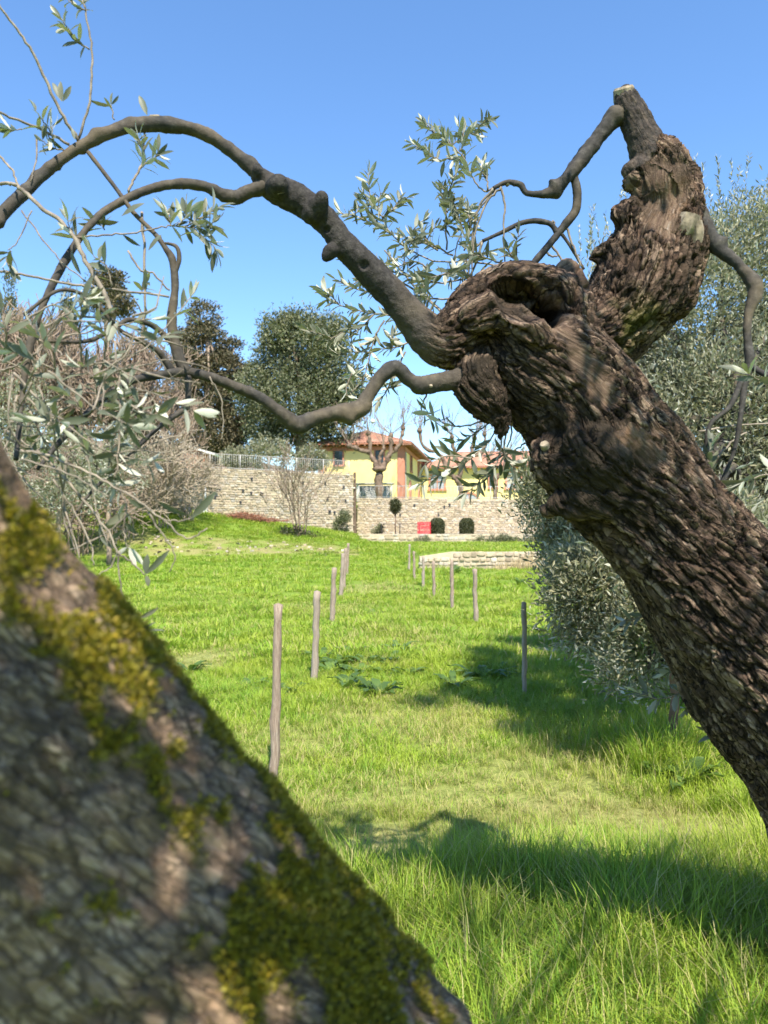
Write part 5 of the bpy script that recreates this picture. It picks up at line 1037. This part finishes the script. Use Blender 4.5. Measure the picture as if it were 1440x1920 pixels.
for rows in ([(925, 353, 2.35), (900, 385, 2.36), (888, 430, 2.37), (880, 500, 2.38), (872, 570, 2.38), (868, 620, 2.38)], [(940, 350, 2.35), (912, 380, 2.35), (890, 440, 2.35), (885, 520, 2.36)], [(938, 346, 2.35), (946, 380, 2.35), (944, 420, 2.35), (946, 490, 2.35)], [(905, 452, 2.36), (880, 520, 2.38), (830, 600, 2.4)], [(1000, 490, 2.36), (960, 520, 2.36), (900, 530, 2.38), (850, 560, 2.4)], [(1040, 440, 2.36), (1038, 415, 2.36), (1030, 420, 2.36)], [(1030, 455, 2.36), (1055, 490, 2.36), (1062, 520, 2.34)], [(1020, 470, 2.36), (1035, 480, 2.36), (1050, 480, 2.36)], [(1062, 425, 2.36), (1078, 470, 2.35), (1090, 500, 2.34)], [(870, 620, 2.38), (800, 560, 2.42), (740, 520, 2.44), (690, 480, 2.45)], [(868, 625, 2.36), (780, 540, 2.42), (720, 470, 2.44)]): twig(rows, 2.6, 1.4)
# centre bottom: hanging shoots in front of the house
Dn = [([(938, 790, 2.15), (915, 830, 2.13), (880, 860, 2.1), (850, 880, 2.08)], .055, .3, .024), ([(850, 880, 2.08), (815, 895, 2.06), (790, 905, 2.05)], .055, .1, .02), ([(880, 860, 2.1), (850, 855, 2.08), (820, 860, 2.06), (795, 870, 2.05)], .055, .1, .02), ([(940, 800, 2.15), (935, 860, 2.13), (900, 900, 2.1), (875, 925, 2.08)], .055, .5, .022), ([(905, 790, 2.15), (860, 800, 2.15), (825, 790, 2.15), (800, 770, 2.15)], .052, .35, .024), ([(950, 800, 2.16), (945, 850, 2.15), (965, 880, 2.14), (960, 905, 2.14)], .06, .4, .02), ([(985, 830, 2.18), (955, 850, 2.16), (930, 850, 2.15)], .055, .3, .02), ([(940, 760, 2.3), (920, 790, 2.3), (880, 820, 2.3), (850, 830, 2.3)], .05, .4, .02), ([(960, 790, 2.3), (955, 830, 2.3), (930, 880, 2.3), (900, 905, 2.3)], .05, .4, .02), ([(800, 740, 2.2), (790, 770, 2.2), (830, 800, 2.2)], .048, .5, .024)]
for rows, lf, st, gp_ in Dn: twig(rows, 1.8, .9, lf, st, gp_)
# right: shoots hanging beside and below the trunk
Rt = [([(1345, 920, 2.2), (1335, 880, 2.18), (1330, 840, 2.16)], .07, .5, .03), ([(1460, 712, 2.1), (1430, 715, 2.05), (1405, 700, 2.02)], .075, .3, .04), ([(1500, 880, 2.1), (1440, 890, 2.1), (1390, 905, 2.1)], .075, .2, .05), ([(1250, 1130, 2.4), (1225, 1145, 2.4), (1195, 1160, 2.4), (1165, 1165, 2.4)], .055, .25, .03), ([(1330, 1260, 2.35), (1290, 1290, 2.35), (1240, 1310, 2.35), (1200, 1300, 2.35)], .06, .3, .02), ([(1340, 1240, 2.4), (1320, 1250, 2.4), (1280, 1250, 2.4), (1250, 1260, 2.4)], .058, .3, .02), ([(1345, 1290, 2.4), (1310, 1300, 2.4), (1290, 1330, 2.4)], .058, .3, .02), ([(1400, 1360, 2.3), (1375, 1390, 2.3), (1340, 1370, 2.3)], .07, .6, .05)]
for rows, lf, st, gp_ in Rt: twig(rows, 1.8, 1, lf, st, gp_)
twig([(1310, 808, 2.3), (1380, 798, 2.3), (1460, 793, 2.3)], 2.2, 1.8); twig([(1345, 860, 2.3), (1370, 830, 2.3), (1400, 810, 2.3)], 2.2, 1.8)
bufobj('twigs', tb, M_twig, ot, off=TB, kind='stuff')
# the 300 leaves that show largest are parts of their own, the rest one part
LEAVES.sort(key=lambda a: -a[3] / a[0][1]); lfm = mk_mesh('leaf', *LT_NEAR); lfm.materials.append(M_leaf)
inv = lambda a: 0 < CX + FPX * a[0][0] / a[0][1] < 1440
bigl = [a for a in LEAVES if inv(a)][:300]; ids = set(id(a) for a in bigl)
for c, dr, nr, l, w in bigl:
    dr = unit(dr[None])[0]; nr = nr - dr * nr.dot(dr); nr /= np.linalg.norm(nr); sd = np.cross(nr, dr); o = obj('leaf', lfm, None, ot)
    Mx = Matrix(((dr[0] * l, sd[0] * w, nr[0] * l, c[0] - TB[0]), (dr[1] * l, sd[1] * w, nr[1] * l, c[1] - TB[1]), (dr[2] * l, sd[2] * w, nr[2] * l, c[2] - TB[2]), (0, 0, 0, 1))); o.matrix_local = Mx
rs = [a for a in LEAVES if id(a) not in ids]; b = Buf(); bake(b, *[np.array([a[i] for a in rs]) for i in range(5)], T=LT_NEAR); bufobj('leaf_spray', b, M_leaf, ot, off=TB, kind='stuff')
c = P(699, 790, 2.03); b = Buf(); th = np.linspace(.05, 3.09, 9); b.tube(np.stack([th * 0 + c[0], th * 0 + c[1], c[2] - .006 * np.cos(th)], 1), .006 * np.sin(th), 10); t = thing('hanging_ball', 'tiny white ball hanging on a thread under the low olive branch', 'ball', c); bufobj('ball', b, M_white, t, off=c); b = Buf(); b.tube([c, P(698, 745, 2.03)], .0006, 4); bufobj('thread', b, M_white, t, off=c)

# ------------------------------------------------------------------ dense olive behind the trunk at the right
def olive_mass(lobes, n, per, ln, cs, shoots=0):
    b = foliage(lobes, n, per, cs, ln, ln * .24, up=.5, hollow=.5, drop=.22); return b
hid = [pl(930, 650, 5.2, 42, 36), pl(1000, 690, 5.6, 58, 66), pl(1070, 640, 6.6, 70, 110), pl(1095, 780, 5.6, 85, 80), pl(1050, 730, 7.6, 60, 90), pl(1230, 1010, 4.5, 70, 70), pl(1335, 1125, 4.7, 80, 70), pl(1150, 890, 4.8, 80, 60), pl(1330, 1000, 4.4, 60, 60)]      # side of the crown behind the old trunk; hidden lobes added for its shadow
lob = [pl(1310, 620, 8.0, 150, 190), pl(1420, 520, 8.2, 130, 150), pl(1360, 820, 7.6, 210, 190), pl(1180, 880, 7.2, 130, 130), pl(1030, 925, 6.8, 55, 78), pl(1075, 1010, 6.6, 60, 70), pl(1120, 1110, 6.0, 92, 110), pl(1230, 1180, 5.6, 100, 105), pl(1300, 1050, 6.4, 150, 150), pl(1520, 800, 7.6, 170, 250), pl(1560, 1060, 6.4, 130, 170), pl(1150, 640, 8.2, 60, 110), pl(1180, 1240, 5.5, 55, 50), pl(1200, 760, 8.6, 110, 150)]
bz = gpt(1440, 7.1); t = thing('olive_tree', 'dense grey green olive behind the leaning trunk at the right', 'tree', bz)
bufobj('trunk', tree_frame(bz - [0, 0, .1], P(1380, 700, 7.2), .14, lob, 40), M_limb, t, off=bz)
b = foliage(lob, 10500, 15, .18, .064, .019, 0, .45, .38, .36)
b2 = foliage([lob[k] for k in (4, 5, 6, 7, 8, 12)], 3800, 14, .14, .058, .0175, 0, .3, .35, .34); b.add(np.concatenate(b2.V), None, np.concatenate(b2.T))
b2 = foliage(hid, 2100, 14, .15, .06, .018, 0, .3, .3, .4); b.add(np.concatenate(b2.V), None, np.concatenate(b2.T))
# upright shoots along the top
for i in range(150):
    px = rng.uniform(1085, 1600); y0 = np.interp(px, [1085, 1120, 1200, 1330, 1440, 1600], [500, 470, 420, 400, 420, 440]) + rng.uniform(0, 120); d = rng.uniform(7.6, 8.3); s = P(px, y0, d); L_ = rng.uniform(.25, .75); k = int(L_ / .022)
    dd = unit(np.array([rng.normal() * .16, rng.normal() * .16, 1])); q = s + dd * np.linspace(0, L_, k)[:, None]; q = np.repeat(q, 2, 0); n = len(q)
    bake(b, q, dd + rdir(n) * .75, rdir(n), rng.uniform(.035, .065, n), rng.uniform(.011, .016, n))
bufobj('crown', b, M_leaf_bush, t, False, off=bz)

# ------------------------------------------------------------------ mossy trunk close to the camera
mossy = [(-900, 430, .52, 440), (-520, 860, .60, 400), (-172, 1290, .68, 376), (142, 1662, .75, 372), (492, 2056, .84, 378), (815, 2470, .93, 385), (1100, 2950, 1.02, 440), (1200, 3350, 1.05, 520)]
mp, mr = pxpath(mossy, 5); MB = np.array([mp[-1][0], mp[-1][1], Gz(mp[-1][0], mp[-1][1])])
def bark_mossy(V, Nn, bc, R, ci_, arc):
    q = bc * np.array([1, 1, .45]); wob = np.stack([fbm(V * 22, 2, 61), fbm(V * 22, 2, 62), fbm(V * 22, 2, 63)], 1) * .007
    f1, f2, cid = worley((q + wob) / .024, 65); plate = sm(.0, .16, f2 - f1); g1, g2, _ = worley((q + wob) / .065, 69); fur = sm(0, .2, g2 - g1)
    d = .002 * (plate - .6) * (.4 + .9 * cid) + .003 * (fur - .7) + .004 * fbm(q * 60, 3, 66) - .005 * sm(.82, 1., 1 - np.abs(fbm(bc * np.array([55, 55, 14]), 3, 73))) + .016 * fbm(V * 6, 3, 67) + .0012 * fbm(V * 240, 2, 68)
    uu = CX + FPX * V[:, 0] / V[:, 1]; vv = HY - FPX * (V[:, 2] - EYE) / V[:, 1]; e = (uu - 0) * .774 - (vv - 820) * .633 # distance inside the right edge, px
    m = fbm(V * 15, 3, 70) + .55 * fbm(V * 55, 3, 71)
    def band(pts, w): # closeness to a strip of moss drawn on the trunk (photo pixels)
        d_ = segd(np.stack([uu, vv, uu * 0], 1), [(a_, b__, 0.) for a_, b__ in pts])[0]; return np.exp(-(d_ / w) ** 2)
    m = m * 1.0 + .54 * band([(30, 1140), (120, 1180), (230, 1270)], 75) + .6 * band([(260, 1400), (420, 1500), (560, 1640), (650, 1780), (690, 1900)], 105) + .6 * band([(470, 1760), (520, 1880)], 110) + .55 * band([(0, 920), (40, 1000)], 45) + .55 * band([(205, 1110), (330, 1290), (440, 1400), (600, 1590), (720, 1720)], 26) - .12
    moss = sm(.22, .46, m); z = np.zeros(len(V))
    return Nn * (d + .003 * moss)[:, None], dict(bark_scale=.28, crack=plate * (.5 + .5 * fur), bare=z, limb=z, dark_patch=z, moss=moss * .85)
mt = thing('mossy_olive_tree', 'big blurred olive trunk patched with yellow green moss close by', 'tree', MB)
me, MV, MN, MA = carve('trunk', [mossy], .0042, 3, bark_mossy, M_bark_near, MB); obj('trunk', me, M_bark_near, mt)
w = np.clip(MA['moss'], 0, 1) ** 2; near = (MV[:, 1] < 1.0) & (MV[:, 2] > .75) & (MV[:, 0] > -.75); w = w * near
n = 46000; i = rng.choice(len(MV), n, p=w / w.sum()); pos = MV[i] + rng.normal(size=(n, 3)) * .0022; b = Buf()
bake(b, pos, MN[i] * .9 + rdir(n) * .9 + np.array([0, 0, .25]), rdir(n) + MN[i] * .3, rng.uniform(.004, .0095, n), rng.uniform(.0022, .0042, n)); bufobj('moss', b, M_moss, mt, False, off=MB, kind='stuff')
# its crown: unseen limbs and leaf clumps behind and above the viewer, placed to dapple the trunks and the near grass
def ball(c, r): return (np.array(c, float), np.array(r, float))
lob = [ball((.05, -.25, 2.62), (.62, .38, .34)), ball((1.3, .75, 3.3), (.9, .5, .22)), ball((-.45, -.4, 2.6), (.4, .3, .3)), ball((1.9, .5, 3.2), (.5, .5, .3)), ball((.75, 1.2, 3.7), (.4, .35, .2)), ball((1.7, 1.2, 3.4), (.4, .35, .25))]
b = Buf(); st = cat([mp[0], mp[0] + [-.12, -.35, .4], mp[0] + [.1, -.75, .7], np.array([-.15, -1.0, 2.7]), np.array([.6, -.8, 3.1]), np.array([1.4, .1, 3.45])], 6); b.tube(st, np.linspace(.13, .02, len(st)), 10)
for c, r in lob:
    s = st[rng.integers(8, len(st))]; e = c; m = (s + e) / 2 + rng.normal(size=3) * .1; q = cat([s, m, e, e + rdir(1)[0] * r * .8], 5); b.tube(q, np.linspace(.018, .004, len(q)), 6)
    for j in range(3): q = cat([e, e + rdir(1)[0] * r * .5, e + rdir(1)[0] * r], 4); b.tube(q, np.linspace(.012, .003, len(q)), 5)
bufobj('limbs', b, M_limb, mt, off=MB)
b = foliage(lob[:1], 560, 13, .13, .06, .017, 0, .3, .2, .6)
uM = CX + FPX * MV[:, 0] / MV[:, 1]; vM = HY - FPX * (MV[:, 2] - EYE) / MV[:, 1]
def surf(px, py):       # point of the trunk's surface seen at that pixel
    i_ = np.where((np.abs(uM - px) < 14) & (np.abs(vM - py) < 14) & (MV[:, 1] > .2))[0]; return MV[i_[MV[i_, 1].argmin()]]
gaps = [(surf(470, 1790), .1), (surf(25, 950), .1), (surf(70, 1040), .06), (surf(150, 1150), .03), (surf(215, 1225), .03), (surf(280, 1300), .03), (surf(340, 1370), .025), (surf(830, 1890), .03)]      # leaves cut out of the crown so sun patches land here on the trunk
b2 = foliage(lob[1:4], 520, 13, .15, .06, .017, 0, .3, .2, .25); b3 = foliage(lob[4:], 45, 13, .13, .06, .017, 0, .3, .2, .1)
for bb in (b2, b3): b.add(np.concatenate(bb.V), None, np.concatenate(bb.T))
Vg = np.concatenate(b.V).reshape(-1, 4, 3); cg = Vg.mean(1); ts = np.array(TO_SUN); kp = np.ones(len(cg), bool)
for g_, r_ in gaps:
    rel = cg - g_; dd_ = np.linalg.norm(rel - (rel @ ts)[:, None] * ts, axis=1); kp &= dd_ > r_ * (1 + .35 * rng.normal(size=len(cg)))
b = Buf(); Vg = Vg[kp]; b.add(Vg.reshape(-1, 3), None, (LT_FAR[2][None] + (np.arange(len(Vg)) * 4)[:, None, None]).reshape(-1, 3))
bufobj('crown', b, M_leaf, mt, False, off=MB)
